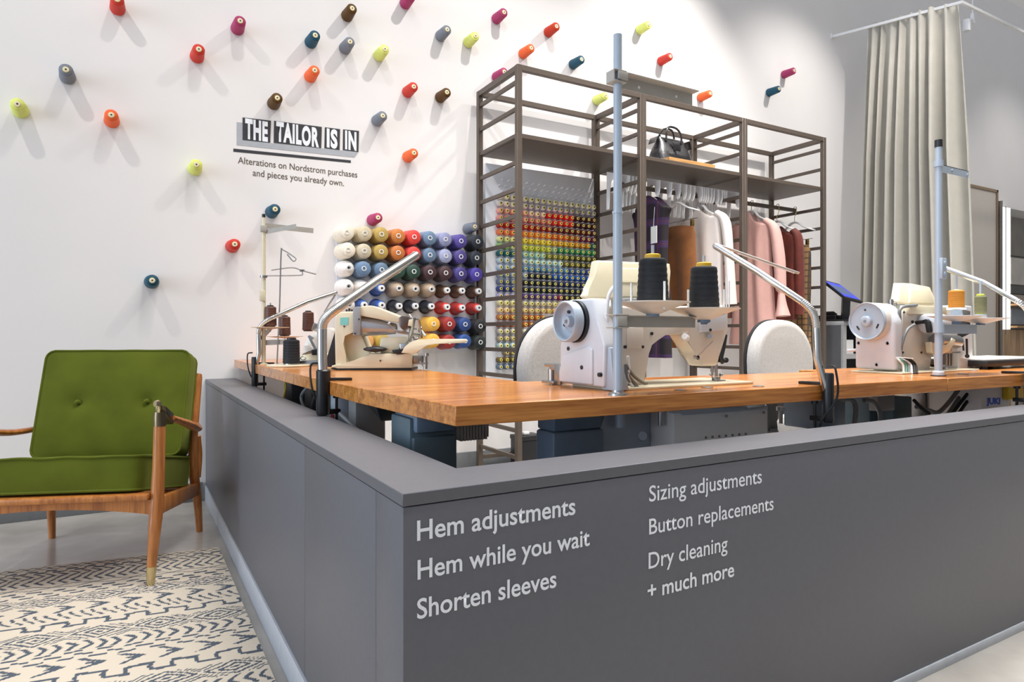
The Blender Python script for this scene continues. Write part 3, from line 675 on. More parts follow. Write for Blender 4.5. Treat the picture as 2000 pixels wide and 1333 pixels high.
# ================================================================ centre lockstitch machine (runs along x, handwheel at the left)
YF, YB = 1.315, 1.455
ms = thing('sewing_machine', 'white lockstitch machine at centre, behind the two black cones', 'sewing machine', (1.25, 1.38, TZ))
MB().span(1.04, 1.53, 1.268, 1.462, TZ, TZ + .007, .002).out('bed_plate', m_cream, ms)
def ix(u, v, y=YF): return at(u, v, y=y)
body = [(1192, 597), (1340, 600), (1352, 640), (1346, 653), (1300, 655), (1284, 659), (1270, 670), (1263, 690), (1262, 747), (1200, 752), (1200, 680), (1186, 640)]
MB().pix(body, YF, YF + .10, .008, 3).out('arm_and_column', m_white, ms)
MB().pix([(1330, 598), (1418, 596), (1424, 610), (1424, 650), (1412, 655), (1404, 715), (1372, 716), (1362, 690), (1333, 655)], YF + .004, YF + .062, .009, 3).out('needle_head', m_white, ms)
MB().pix([(1370, 600), (1418, 604), (1420, 645), (1370, 650)], YF - .006, YF + .02, .003).out('head_cover', m_whitec, ms)
MB().pix([(1225, 682), (1257, 682), (1257, 638), (1225, 640)], YF - .003, YF + .01, .002).out('rear_plate', m_white, ms)
# bulky cover behind the handwheel, narrower at the top
c0 = [(1.29, TZ + .008), (1.285, .872), (1.338, .992), (1.442, .992), (1.482, .87), (1.482, TZ + .008)]
MB().yz(c0, 1.012, 1.062, .007, 3).out('motor_cover', m_whitec, ms)
MB().prism([(1.02, 1.258, TZ + .002), (1.022, 1.277, .868), (1.048, 1.277, .868), (1.068, 1.258, TZ + .002)], [(1.02, 1.31, TZ + .002), (1.022, 1.31, .868), (1.048, 1.31, .868), (1.068, 1.31, TZ + .002)], .003).out('lower_cover', m_bluegrey, ms)
MB().yz([(1.33, TZ + .012), (1.33, .862), (1.35, .872), (1.46, .845), (1.478, .80), (1.478, TZ + .012)], 1.006, 1.02, .005, 3).out('side_cover', m_whitec, ms)
hy, hz = 1.402, .9335
MB().lathe((1.012, hy, hz), (-1, 0, 0), [(.055, 0), (.055, .01), (.03, .01)], 40).out('belt_gap_ring', m_dark, ms)
hw = MB().lathe((1.0, hy, hz), (-1, 0, 0), [(.045, 0), (.0525, .003), (.054, .012), (.0535, .027), (.0505, .030), (.0475, .0285), (.0455, .012), (.040, .006), (.031, .004), (.029, .006), (.015, .007), (.0135, .021), (.010, .022)], 48).out('handwheel', m_bluegrey, ms, sharp=50)
MB().cyl((.982, hy, hz), (.976, hy, hz), .0055, n=6).out('hub_screw', m_steel, hw)
d_ = MM()
for a in (75, -20): q = math.radians(a); d_.ball((.990, hy + .026 * math.cos(q), hz + .026 * math.sin(q)), (.003, .006, .0045), 10)
d_.out('wheel_slot', m_dark, hw)
sc = MM()
for y, z in ((1.405 + .035, .862), (1.372, .815), (1.30, .80)): sc.cyl((1.004 if z < .85 else 1.010, y, z), (1.0135, y, z), .0055, n=14)
for u, v in ((1272, 652), (1254, 678), (1220, 678), (1378, 629), (1384, 645)):
    p = ix(u, v, YF); yy = YF - (.008 if u > 1300 else .004); sc.cyl((p.x, yy, p.z), (p.x, yy + .006, p.z), .0042, n=12)
sc.out('screw', m_dark, ms)
# bobbin winder / knee lift in bright steel beside the cover
bw = MB().box((1.012, 1.49, TZ + .03), (.006, .03, .056), bev=.002).box((1.03, 1.52, TZ + .046), (.035, .03, .01), bev=.002).box((1.03, 1.525, TZ + .008), (.06, .06, .008), bev=.002).cyl((1.04, 1.54, TZ + .008), (1.04, 1.54, TZ + .056), .005).cyl((1.022, 1.535, TZ + .012), (1.022, 1.535, TZ + .044), .011).cyl((1.035, 1.585, TZ + .053), (1.045, 1.52, TZ + .053), .006).cyl((1.047, 1.57, TZ + .003), (1.047, 1.57, TZ + .018), .008).bar((1.055, 1.55, TZ + .05), (1.06, 1.575, TZ + .02), .005, .005)
bw.out('bobbin_winder', m_steel, ms)
# control head on top, tilted back
tl = math.radians(14); py0 = 1.42
P = [(1180, 506), (1326, 513), (1322, 530), (1310, 586), (1152, 584), (1143, 578), (1158, 566), (1170, 540)]
q = [at(u, v, y=py0) for u, v in P]
MB().prism([V((p.x, py0 + (p.z - .99) * .28, p.z)) for p in q], [V((p.x + .004, py0 + .034 + (p.z - .99) * .28, p.z)) for p in q], .006, 3).out('control_panel', m_cream, ms)
rp_ = MB()
q = [at(u, v, y=py0) for u, v in [(1212, 522), (1316, 524), (1304, 580), (1200, 580)]]
rp_.prism([V((p.x, py0 - .006 + (p.z - .99) * .28, p.z)) for p in q], [V((p.x, py0 + .004 + (p.z - .99) * .28, p.z)) for p in q], .003)
q = [at(u, v, y=py0) for u, v in [(1215, 547), (1308, 549), (1307, 553), (1214, 551)]]
rp_.prism([V((p.x, py0 - .010 + (p.z - .99) * .28, p.z)) for p in q], [V((p.x, py0 - .004 + (p.z - .99) * .28, p.z)) for p in q])
rp_.out('panel_back_cover', m_cream, ms)
MB().span(1.15, 1.30, 1.375, 1.45, .985, .998, .004).out('panel_mount', m_grey, ms)
MB().tube([ix(1187, 655), ix(1185, 612), ix(1190, 575), ix(1203, 556)], .005, 10, 6).out('panel_cable', m_whiteplast, ms)
MB().cyl(ix(1184, 600, 1.34) + V((0, -.02, 0)), ix(1190, 596, 1.34) + V((.03, .0, .0)), .018).out('belt_end', m_chrome, ms)
# thread posts, needle and foot
pin = MM()
for u, v0, v1, y in ((1385, 602, 540, 1.36), (1404, 602, 556, 1.38), (1419, 602, 541, 1.37), (1424, 604, 549, 1.36)):
    a, b = at(u, v0, y=y), at(u, v1, y=y); pin.cyl((a.x, y, a.z), (a.x, y, b.z), .0024, n=10)
pin.out('thread_post', m_whiteplast, ms)
nx = ix(1391, 700, 1.35).x
nb = MB().cyl((nx, 1.35, .815), (nx, 1.35, .782), .0035).cyl((nx, 1.35, .785), (nx, 1.35, TZ + .006), .0011).cyl((nx, 1.35, .792), (nx, 1.35, .802), .0055)
nb.out('needle_bar', m_steel, ms)
MB().cyl((nx + .016, 1.35, .815), (nx + .016, 1.35, TZ + .018), .0048).box((nx + .012, 1.345, TZ + .012), (.022, .012, .01), bev=.002).bar((nx - .01, 1.325, TZ + .009), (nx + .02, 1.325, TZ + .009), .014, .003).bar((nx - .012, 1.32, TZ + .009), (nx - .012, 1.35, TZ + .026), .003, .002).cyl((nx + .026, 1.345, TZ + .022), (nx + .034, 1.345, TZ + .022), .005).out('presser_foot', m_steel, ms)
MB().tube([ix(1414, 655, 1.33), ix(1411, 680, 1.325), ix(1408, 700, 1.322), ix(1413, 706, 1.32)], [.010, .009, .007, .010], 10, 4).cyl(ix(1418, 704, 1.315), ix(1418, 704, 1.33), .0075).cyl(ix(1400, 706, 1.33), ix(1418, 704, 1.325), .004).out('lifter_lever', m_dark, ms)
a = ix(1337, 657, 1.31); MB().cyl(a, a + V((.018, .012, -.006)), .0085).cyl(a + V((.012, .008, -.004)), a + V((.016, .011, -.005)), .0105).out('tension_knob', m_whiteplast, ms)
a = ix(1360, 699, 1.325); MB().cyl(a + V((0, -.006, 0)), a + V((0, .006, 0)), .0065).tube([a, ix(1376, 683, 1.305), ix(1392, 667, 1.305)], .0009, 6).cyl(ix(1386, 657, 1.30), ix(1386, 657, 1.32), .006).out('thread_guide', m_steel, ms)
for pts, mt in [([(1222, 712), (1224, 735), (1235, 752), (1246, 757)], m_greycable), ([(1224, 716), (1238, 735), (1256, 748), (1264, 749)], mat('taupe_cable', (120, 112, 98), .5)), ([(1226, 728), (1230, 738), (1242, 752), (1244, 758)], mat('taupe_cable', (120, 112, 98))), ([(1226, 696), (1228, 722), (1226, 738), (1236, 755)], m_whiteplast)]:
    o = MB().tube([at(u, v, y=1.285) for u, v in pts], .0042, 8, 6).out('cable', mt, ms)
for x, y in ((1.19, 1.21), (1.46, 1.195), (1.31, 1.235)):
    tag(MB().lathe((x, y, TZ), (0, 0, 1), [(.015, 0), (.0155, .0015), (.012, .003), (.004, .0035)], 24).out('table_screw', m_steel, loc=(x, y, TZ)),
        {1.19: 'bright domed screw head in the table top right of the pale blue pole', 1.46: 'bright domed screw head in the table top nearest the middle lamp clamp', 1.31: 'small bright screw head in the table top before the needle plate'}[x], 'screw')

# ================================================================ right-hand machine with large handwheel
mr = thing('sewing_machine', 'white sewing machine with large pale handwheel by the curtain', 'sewing machine', (2.58, 1.42, TZ))
Y0, Y1 = 1.335, 1.485
MB().span(2.33, 2.86, 1.30, 1.49, TZ, TZ + .006, .002).out('bed_plate', m_cream, mr)
MB().yz([(Y0, TZ + .012), (Y0, .945), (Y0 + .022, .99), (1.40, 1.012), (1.455, 1.012), (Y1, .975), (Y1, TZ + .012)], 2.345, 2.40, .012, 3).out('motor_cover', m_whitec, mr)
wy, wz_ = 1.415, .9475
MB().lathe((2.42, wy, wz_), (-1, 0, 0), [(.064, 0), (.067, .006), (.068, .09), (.066, .104), (.05, .104)], 56).out('wheel_housing', m_white, mr)
hw = MB().lathe((2.32, wy, wz_), (-1, 0, 0), [(.05, 0), (.0675, .002), (.0685, .012), (.0665, .0165), (.063, .0135), (.061, .009), (.02, .0085), (.0195, .02), (.016, .0235), (.011, .024)], 56).out('handwheel', m_bluegrey, mr, sharp=50)
MB().cyl((2.297, wy, wz_), (2.2945, wy, wz_), .0055, n=6).out('hub_screw', m_steel, hw)
d_ = MM()
for a in (80, 205, 325):
    q = math.radians(a); c = V((2.3115, wy + .042 * math.cos(q), wz_ + .042 * math.sin(q))); tdir = V((0, -math.sin(q), math.cos(q))) * (.008 if a > 100 else .003)
    d_.tube([c - tdir, c + tdir], .0032, 8)
d_.out('wheel_slot', m_dark, hw)
sc = MM()
for y, z in ((1.468, .868), (1.36, .868), (1.40, .79)): sc.lathe((2.346, y, z), (-1, 0, 0), [(.0068, 0), (.0068, .002), (.005, .0024), (.0042, .001)], 16)
sc.out('screw', m_steel, mr)
MB().bar((2.36, 1.48, .842), (2.345, 1.515, .838), .018, .011, bev=.004).out('latch', m_whitec, mr)
YM = 1.37
MB().pix([(1748, 610), (1812, 604), (1880, 600), (1897, 605), (1897, 655), (1868, 665), (1826, 668), (1818, 690), (1816, 729), (1756, 731)], YM, YM + .1, .008, 3).out('arm_and_column', m_white, mr)
MB().pix([(1764, 608), (1800, 606), (1800, 690), (1817, 695), (1816, 724), (1762, 724)], YM - .008, YM + .01, .003).out('rear_plate', m_white, mr)
MB().pix([(1868, 596), (1899, 598), (1901, 722), (1873, 722), (1870, 668)], YM + .0, YM + .095, .006, 3).out('needle_head', m_whitec, mr)
a = at(1810, 632, y=1.33)
MB().lathe(a + V((-.004, .0, 0)), (1, 0, 0), [(.03, 0), (.035, .004), (.036, .02), (.036, .1), (.03, .105)], 36).out('side_motor', m_whitec, mr)
pr = MB().cyl(a + V((-.02, -.006, .006)), a + V((.0, -.006, .006)), .009).bar(a + V((-.016, -.012, .008)), a + V((-.018, -.02, -.034)), .016, .018, bev=.004).cyl(a + V((-.02, 0, .006)), a + V((-.01, .04, .002)), .007)
pr.out('connector_plug', m_dark, mr)
MB().tube([at(1786, 634, y=1.335), at(1772, 645, y=1.33), at(1762, 672, y=1.335), at(1757, 700, y=1.345)], .005, 8, 6).out('cable', m_greycable, mr)
MB().tube([at(1790, 596, y=1.35), at(1760, 602, y=1.35), at(1757, 625, y=1.35), at(1757, 660, y=1.35), at(1754, 700, y=1.345)], .006, 8, 6).out('cable', m_greycable, mr)
ties = MB()
for k, mt in enumerate((m_whiteplast, mat('green_cable', (90, 150, 120), .5), m_greycable, m_whiteplast, m_rubber, m_rubber)):
    MB().tube([at(1752 + k * 1.5, 700, y=1.335), at(1758 + 4 * k, 706 - (3 if k > 3 else 0), y=1.325), at(1764 + 5 * k, 714, y=1.32), at(1765 + 5.2 * k, 731, z=TZ)], .0036, 8, 6).out('cable', mt, mr)
ties.tube([at(1750, 699, y=1.32), at(1762, 699, y=1.32), at(1783, 701, y=1.32)], .0022, 6, 4); ties.out('cable_tie', m_whiteplast, mr)
MB().cyl((2.47, 1.42, 1.005), (2.47, 1.42, 1.032), .0075).cyl((2.47, 1.42, 1.02), (2.47, 1.42, 1.027), .0095).cyl((2.475, 1.405, 1.006), (2.475, 1.405, 1.018), .004).out('top_tensioner', m_steel, mr)
py0 = 1.40
P = [(1777, 553), (1797, 553), (1832, 560), (1838, 600), (1765, 594), (1760, 590)]
q = [at(u, v, y=py0) for u, v in P]
MB().prism([V((p.x, py0 + (p.z - .99) * .3, p.z)) for p in q], [V((p.x - .006, py0 + .03 + (p.z - .99) * .3, p.z + .004)) for p in q], .005, 3).out('control_panel', m_cream, mr)
q = [at(u, v, y=py0) for u, v in [(1790, 565), (1828, 566), (1828, 592), (1779, 592)]]
MB().prism([V((p.x, py0 - .005 + (p.z - .99) * .3, p.z)) for p in q], [V((p.x, py0 + .004 + (p.z - .99) * .3, p.z)) for p in q], .002).out('panel_back_cover', m_cream, mr)
MB().pix([(1778, 596), (1850, 600), (1850, 616), (1778, 614)], YM - .02, YM + .02, .004).out('panel_mount', m_cream, mr)
p = at(1781, 629, y=YM - .008); sc = MM().cyl(p, p + V((0, -.005, 0)), .0055)
for u, v in ((1765, 610), (1763, 689), (1799, 689)): p = at(u, v, y=YM - .008); sc.cyl(p, p + V((0, -.003, 0)), .004)
sc.out('screw', m_dark, mr)
# needle area in steel
ar = MB().cyl(at(1830, 664, y=1.34), at(1868, 668, y=1.36), .026).box(at(1845, 685, y=1.34), (.07, .02, .02), bev=.004)
ar.out('hook_drum', m_steel, mr)
MB().pix([(1820, 668), (1848, 676), (1860, 660), (1868, 664), (1856, 686), (1840, 694), (1822, 690)], 1.32, 1.345, .004).out('looper_cover', m_cream, mr)
a = at(1850, 700, y=1.34); MB().box(a + V((-.015, 0, .0)), (.012, .012, .05)).box(a + V((.006, 0, .0)), (.01, .012, .055)).box(a + V((.026, 0, -.004)), (.01, .012, .05)).span(a.x - .03, a.x + .04, 1.325, 1.352, TZ + .006, TZ + .016, .002).bar(a + V((-.02, -.006, .02)), a + V((.085, -.004, .022)), .006, .006).out('presser_foot', m_steel, mr)
MB().bar(at(1888, 662, y=1.35), at(1889, 697, y=1.35), .006, .006).bar(at(1880, 664, y=1.352), at(1882, 685, y=1.352), .005, .005).cyl(at(1889, 696, y=1.34), at(1889, 696, y=1.356), .008).out('lifter_lever', m_dark, mr)
for n_, (u, v, l) in enumerate(((1880, 731, 'bright screw head in the table top right of the white stand'), (1901, 725, 'bright screw head in the table top near the black tray'))):
    c = at(u, v, z=TZ); tag(MB().lathe(c, (0, 0, 1), [(.015, 0), (.0155, .0015), (.012, .003), (.004, .0035)], 24).out('table_screw', m_steel, loc=c), l, 'screw')
# tray / pressing board at the right edge
tr = thing('pressing_tray', 'black edged tray with a pale top beside the right-hand machine', 'tray', (3.1, 1.42, TZ))
MB().span(2.92, 3.5, 1.30, 1.56, TZ + .012, TZ + .036, .003).out('tray_body', m_dark, tr)
MB().span(2.93, 3.49, 1.31, 1.55, TZ + .0355, TZ + .041, .002).out('tray_top', mat('pale_felt', (226, 220, 208), .8), tr)
for x in (2.96, 3.46):
    for y in (1.33, 1.53): MB().cyl((x, y, TZ), (x, y, TZ + .013), .012).out('foot', m_dark, tr)

# ================================================================ cream blindstitch machine, turned towards the room
mb = thing('blindstitch_machine', 'cream blindstitch machine with polished steel drum and long flat arm', 'sewing machine', at(725, 722, z=TZ))
ZB = 2.56
def qz(poly, d0, d1, name, mt, par=None, bev=.004, seg=2, Z=ZB):
    A = [at(u, v, Z=Z) for u, v in poly]
    return MB().prism([p + FWD * d0 for p in A], [p + FWD * d1 for p in A], bev, seg).out(name, mt, par or mb)
base = [(647, 715), (660, 711), (672, 712), (693, 706), (722, 691), (804, 691), (804, 720.0), (660, 720.0), (647, 718.5)]
qz(base, 0, .17, 'base', m_cream)
qz([(647, 719), (660, 720.5), (804, 720.5), (804, 725), (662, 725), (647, 721)], -.002, .17, 'black_plinth', m_black, bev=0)
qz([(653, 714), (651, 625), (655, 612), (668, 609), (694, 608), (694, 651), (677, 651), (669, 655), (669, 672), (671, 695), (678, 713)], .012, .16, 'column', m_cream, bev=.006, seg=3)
qz([(667, 652), (700, 652), (712, 688), (725, 700), (690, 712), (672, 712)], .05, .15, 'throat_wall', m_cream, bev=.003)
qz([(690, 603), (693, 600), (704, 599), (704, 656), (690, 656)], -.006, .11, 'end_bracket', m_grey, bev=.003)
qz([(694, 604), (703, 599), (722, 597), (730, 598), (782, 618), (784, 628), (776, 631), (703, 617)], .004, .10, 'arm_cover', m_cream, bev=.004, seg=3)
# tapering polished drum
A = at(704, 637, Z=ZB + .05); B = at(774, 643, Z=ZB + .05)
MB().lathe(A, B - A, [(.0395, 0), (.040, .01), (.033, .07), (.020, (B - A).length), (.008, (B - A).length + .004)], 40).out('steel_drum', mat('polished_drum', (176, 182, 188), .22, .55, .04), mb, sharp=60)
p = at(760, 633, Z=ZB - .002); MB().ball(p, .0075).cyl(p, p + FWD * .03, .005).tube([p, at(768, 642, Z=ZB), at(780, 648, Z=ZB), at(794, 646, Z=ZB)], .003, 8, 5).out('knob_and_lever', m_steel, mb)
qz([(779, 622), (785, 617), (797, 618), (801, 628), (797, 640), (788, 646), (781, 638)], -.012, .08, 'head_casting', mat('dark_bronze_casting', (92, 80, 76), .35, .6), bev=.005)
qz([(800, 625), (808, 624), (806, 638), (798, 637)], -.02, -.008, 'cream_cap', m_cream, bev=.001)
cl = MB(); rnd = random.Random(3)
for _ in range(16):
    p = at(rnd.uniform(796, 824), rnd.uniform(622, 668), Z=ZB + rnd.uniform(-.01, .07)); d = V((rnd.uniform(-1, 1), rnd.uniform(-1, 1), rnd.uniform(-1.4, .6))).normalized()
    cl.cyl(p, p + d * rnd.uniform(.012, .03), rnd.uniform(.003, .006), n=10)
cl.bar(at(808, 620, Z=ZB), at(800, 668, Z=ZB + .02), .016, .01, bev=.002).bar(at(776, 648, Z=ZB), at(820, 656, Z=ZB + .03), .01, .012, bev=.002).bar(at(818, 625, Z=ZB), at(824, 660, Z=ZB + .03), .006, .008)
cl.out('needle_linkage', m_steel, mb)
qz([(741, 659), (790, 658), (797, 664), (790, 672), (782, 672), (778, 684), (770, 690), (740, 691), (738, 680)], .03, .14, 'lower_arm', m_cream, bev=.004)
qz([(780, 672), (796, 670), (800, 684), (782, 686)], .0, .06, 'steel_block', m_steel, bev=.003)
qz([(766, 684), (788, 682), (788, 692), (776, 693), (766, 688)], -.004, .03, 'black_catch', m_black, bev=.001)
c = at(733, 682.5, Z=ZB + .01); pad = MB()
pad.surf(lambda a, b: c + RGT * (.047 * math.cos(a * 2 * math.pi) * math.sin(b * math.pi) ** .7) + FWD * (.03 * math.sin(a * 2 * math.pi) * math.sin(b * math.pi) ** .7) + UP * (.0135 * math.cos(b * math.pi) * (1 - .3 * abs(math.cos(a * 2 * math.pi)))), 28, 12, closed=True)
pad.out('black_pad', m_dark, mb)
qz([(788, 689), (794, 678), (803, 670), (818, 664), (832, 662.5), (908, 662.5), (915, 666), (908, 670.5), (852, 671), (836, 674), (826, 681), (816, 690)], -.05, .0, 'cloth_arm', m_cream, bev=.002)
lw = MB().box(at(815, 702, Z=ZB + .04), (.045, .03, .03), bev=.004).bar(at(806, 710, Z=ZB + .04), at(836, 710, Z=ZB + .04), .02, .008).cyl(at(833, 690, Z=ZB + .03), at(833, 696, Z=ZB + .03), .009).bar(at(833, 696, Z=ZB + .03), at(833, 721, Z=ZB + .03), .006, .006).tube([at(822, 708, Z=ZB + .03), at(826, 716, Z=ZB + .03), at(825, 722, Z=ZB + .03)], .003, 8, 4)
lw.out('adjuster', m_steel, mb)
lbl = qz([(663, 620.5), (680, 620), (679, 635), (663, 635)], .0105, .013, 'teal_label', mat('teal_sticker', (120, 190, 182), .5), bev=0)
sc = MM()
for u, v, d in ((671, 638, .008), (743, 705, -.004), (694, 652, -.009), (702, 624, -.009)): p = at(u, v, Z=ZB) + FWD * d; sc.cyl(p, p + FWD * .006, .0032, n=12)
sc.out('screw', m_dark, mb)
tp = MM()
for k in range(5): p = at(677 + 5 * k, 607, Z=ZB + .06); tp.cyl(p - UP * .004, p + UP * (.004 + .004 * (k % 2)), .004, n=10)
tp.out('oil_cap', m_dark, mb)
qz([(616, 720), (622, 708), (640, 650), (652, 622), (653, 720)], .10, .15, 'belt_guard', m_dark, bev=.003)

# ================================================================ serger by the wall
mo = thing('serger', 'white serger partly hidden behind the black cone and a lamp stem', 'sewing machine', at(610, 712, Z=3.05) * 1.0 - V((0, 0, at(610, 712, Z=3.05).z - TZ)))
ZS = 2.98
def qs(poly, d0, d1, name, mt, bev=.004): return qz(poly, d0, d1, name, mt, mo, bev, 2, ZS)
qs([(585, 712.5), (585, 696), (600, 693), (645, 690), (650, 712.5)], 0, .2, 'base', m_cream)
qs([(586, 695), (590, 672), (601, 655), (640, 640), (650, 646), (650, 690), (622, 694), (618, 684), (602, 684)], .02, .19, 'body', m_white)
qs([(590, 676), (600, 674), (620, 686), (618, 688), (600, 682)], .012, .03, 'front_flap', m_white, .002)
MB().bar(at(603, 656, Z=ZS), at(618, 686, Z=ZS), .008, .01).bar(at(604, 657, Z=ZS), at(612, 662, Z=ZS), .008, .01).out('thread_lever', m_steel, mo)
qs([(608, 684), (621, 682), (624, 694), (610, 694)], -.006, .03, 'presser_area', m_black, .002)
MB().box(at(617, 640, Z=ZS + .08), (.03, .02, .035), rot=MX.Rotation(.3, 3, 'Y'), bev=.002).out('tension_block', m_steel, mo)
p = at(592, 700, Z=ZS); MB().tube([p + RGT * .012, p + UP * .01, p - RGT * .012, p - UP * .008], .002, 6, 5, closed=True).out('ring_pull', m_steel, mo)
qs([(596, 704), (628, 703), (630, 715), (592, 715)], -.07, -.01, 'cloth_plate', m_steel, .002)
# ================================================================ bronze display rack
XS = [2.0, 2.955, 3.94, 4.885]; RF, RB = 3.36, 3.86; RT = 2.50
rk = thing('display_rack', 'tall bronze metal rack with ladder ends, shelves and hanging rails', 'rack', (3.4, 3.6, 0))
for k, x in enumerate(XS):
    for y in (RF, RB):
        if k in (1, 2):
            MB().span(x - .027, x - .001, y - .016, y + .016, 0, RT, .0015, 1).span(x + .001, x + .027, y - .016, y + .016, 0, RT, .0015, 1).out('post', m_bronze, rk)
        else: MB().span(x - .017, x + .017, y - .016, y + .016, 0, RT, .0015, 1).out('post', m_bronze, rk)
    MB().span(x - .015, x + .015, RF + .016, RB - .016, RT - .035, RT, .0015, 1).out('top_rail', m_bronze, rk)
    for j in range(15):
        z = RT - .095 - .16 * j
        if z > .1: MB().span(x - .009, x + .009, RF + .014, RB - .014, z - .012, z + .012, .001, 1).out('rung', m_bronze, rk)
for k in range(3):
    a = XS[k] + .017 + (.01 if k else 0); b = XS[k + 1] - .017 - (.01 if k < 2 else 0)
    for y in (RF, RB): MB().span(a, b, y - .015, y + .015, RT - .033, RT, .0015, 1).out('top_rail', m_bronze, rk)
    MB().span(a - .004, b + .004, RF + .004, RB - .004, 2.072, 2.098, .0015, 1).out('shelf', m_bronze, rk)
    if k: MB().span(a, b, 3.598, 3.622, 1.934, 1.962, .001, 1).out('hanging_rail', m_bronze, rk)
    MB().span(a, b, RB - .012, RB + .012, .08, .105, .001, 1).out('base_rail', m_bronze, rk)
HR = (3.61, 1.962)

# ---------------------------------------------------------------- peg board and its small spools
m_board = mat('pale_pegboard', (226, 228, 232), .35, var=.01)
Yb = 3.838
pgb = thing('spool_pegboard', 'pale pegboard of small rainbow thread spools at the left end of the rack', 'pegboard', (2.5, Yb, 0))
MB().span(2.035, 2.922, Yb, Yb + .012, .56, 2.03, .002).out('board', m_board, pgb)
X0, X1, ZT, ZB2 = 2.125, 2.893, 1.815, .684
NC, NR = 17, 25
gx = lambda c: X0 + (X1 - X0) * c / (NC - 1)
gz = lambda r: ZT + (ZB2 - ZT) * r / (NR - 1)
for r in (-1, -2, -3):
    for c in range(NC):
        x = gx(c) + (.5 * (gx(1) - X0) if r % 2 else 0); p = V((x, Yb, gz(0) - r * .0375))
        if x < 2.91: MB().cyl(p, p + V((0, -.03, .005)), .0035, n=8).out('peg', m_whiteplast, pgb, smooth=False)
m_core = mat('yellow_tube_end', (230, 216, 104), .5, var=.02); m_hole = mat('tube_hole', (70, 58, 30), .8)
# prototype spool lying along -y, three material slots: thread, yellow tube end, hole
def mini():
    m = MB(); m.lathe((0, 0, 0), (0, -1, 0), [(.0175, .001), (.019, .003), (.0185, .035), (.0155, .0425), (.0098, .0428)], 14, close=False)
    n1 = len(m.bm.faces)
    m.lathe((0, 0, 0), (0, -1, 0), [(.0098, .0425), (.0098, .047), (.0055, .0475)], 14, close=False); n2 = len(m.bm.faces)
    m.lathe((0, 0, 0), (0, -1, 0), [(.0055, .0475), (.0055, .042), (.0005, .042)], 10, close=False)
    m.bm.faces.ensure_lookup_table()
    for i, f in enumerate(m.bm.faces): f.material_index = 0 if i < n1 else (1 if i < n2 else 2)
    return m
HEX = lambda h: tuple(int(h[i:i + 2], 16) for i in (0, 2, 4))
G = [  # per row: (from column, colour, colour word)
 [(0, 'e9e2d2', 'cream')], [(0, 'e8dcd6', 'off white'), (5, 'd8cdd6', 'pale lilac'), (12, 'b8b2bc', 'lilac grey')],
 [(0, 'e3a090', 'salmon pink'), (5, 'e6c3b8', 'pale pink'), (8, 'd8281e', 'bright red'), (13, '4a1c18', 'dark brown')],
 [(0, 'd98a82', 'rose'), (5, 'd5766e', 'dusty rose'), (9, 'e0342a', 'bright red'), (13, '481a1c', 'maroon')],
 [(0, 'b4241a', 'deep red'), (6, '9c201c', 'dark red'), (9, '641c1c', 'burgundy'), (16, '541c38', 'plum')],
 [(0, 'f07a4c', 'coral'), (4, 'ee8a34', 'light orange'), (9, 'dc6a24', 'orange'), (12, 'ae5c24', 'rust'), (14, '6e204c', 'magenta plum')],
 [(0, 'd9dca0', 'pale lime'), (4, 'e8cf3c', 'yellow'), (9, 'e0a62c', 'golden'), (13, 'd08a24', 'amber'), (16, '2c6c60', 'teal green')],
 [(0, '86c05c', 'bright green'), (2, 'c6d4a4', 'pale green'), (4, 'bcc63c', 'lime'), (9, '9cc0a0', 'mint'), (10, '2e8a5c', 'emerald')],
 [(0, '1e6470', 'deep teal'), (4, '9cc6bc', 'pale aqua'), (8, '7a7a34', 'olive'), (12, '50502a', 'dark olive')],
 [(0, 'b4c6d4', 'pale blue'), (5, 'b8d8dc', 'ice blue'), (11, '6c6438', 'khaki'), (14, '4c4826', 'dark khaki')],
 [(0, 'b0c0d0', 'pale grey blue'), (4, '5a88b0', 'mid blue'), (12, '3a5c94', 'denim blue'), (15, '2c448c', 'cobalt')],
 [(0, '93a2b4', 'grey blue'), (5, '20283c', 'navy'), (9, '2458a8', 'royal blue')],
 [(0, '66748e', 'slate blue'), (4, '1c2430', 'midnight'), (10, '26305c', 'navy blue')],
 [(0, '2e3e78', 'indigo'), (4, '222838', 'blue black')], [(0, 'a49cbc', 'lilac'), (4, '54387c', 'purple'), (10, '8c2c58', 'magenta'), (11, '28242c', 'black')],
 [(0, 'd9d2a8', 'cream yellow'), (4, 'bab29c', 'stone'), (9, 'c6b890', 'sand')], [(0, 'e6c4a0', 'peach'), (2, 'c6aa84', 'tan'), (8, 'c09a64', 'caramel')],
 [(0, 'b4703c', 'copper'), (4, 'a8602c', 'ginger')], [(0, 'a4583a', 'rust brown'), (4, '9c5424', 'chestnut')], [(0, 'bcb8b0', 'silver grey')],
 [(0, 'a09484', 'taupe')], [(0, 'a8bcbc', 'pale aqua grey')], [(1, '94846c', 'mushroom')], [(0, '6c5c34', 'olive brown')], [(0, '66748a', 'steel blue')]]
proto = None; nsp = 0; stuff = MB(); stuffcol = []
for r, segs in enumerate(G):
    lim = 17 if r < 15 else (12 if r < 17 else (8 if r < 19 else 5))
    for c in range(lim):
        sg_ = [s for s in segs if s[0] <= c]
        if not sg_: continue
        _, hx, wd = sg_[-1]
        mt = mat('thread_' + hx, HEX(hx), .55, var=.08, scale=90)
        loc = V((gx(c), Yb, gz(r)))
        if c == 4:
            stuffcol.append((loc, mt)); continue
        if proto is None:
            proto = mini().out('thread_spool', [mt, m_core, m_hole], loc=(0, 0, 0)); o = proto
        else:
            o = proto.copy(); COL.objects.link(o)
        o.location = loc; paint(o, mt); nsp += 1
        tag(o, f'small {wd} thread spool, {ORD[r + 1]} row down, {ORD[c + 1]} from left on pegboard', 'thread spool', 'small spools on the rainbow pegboard')
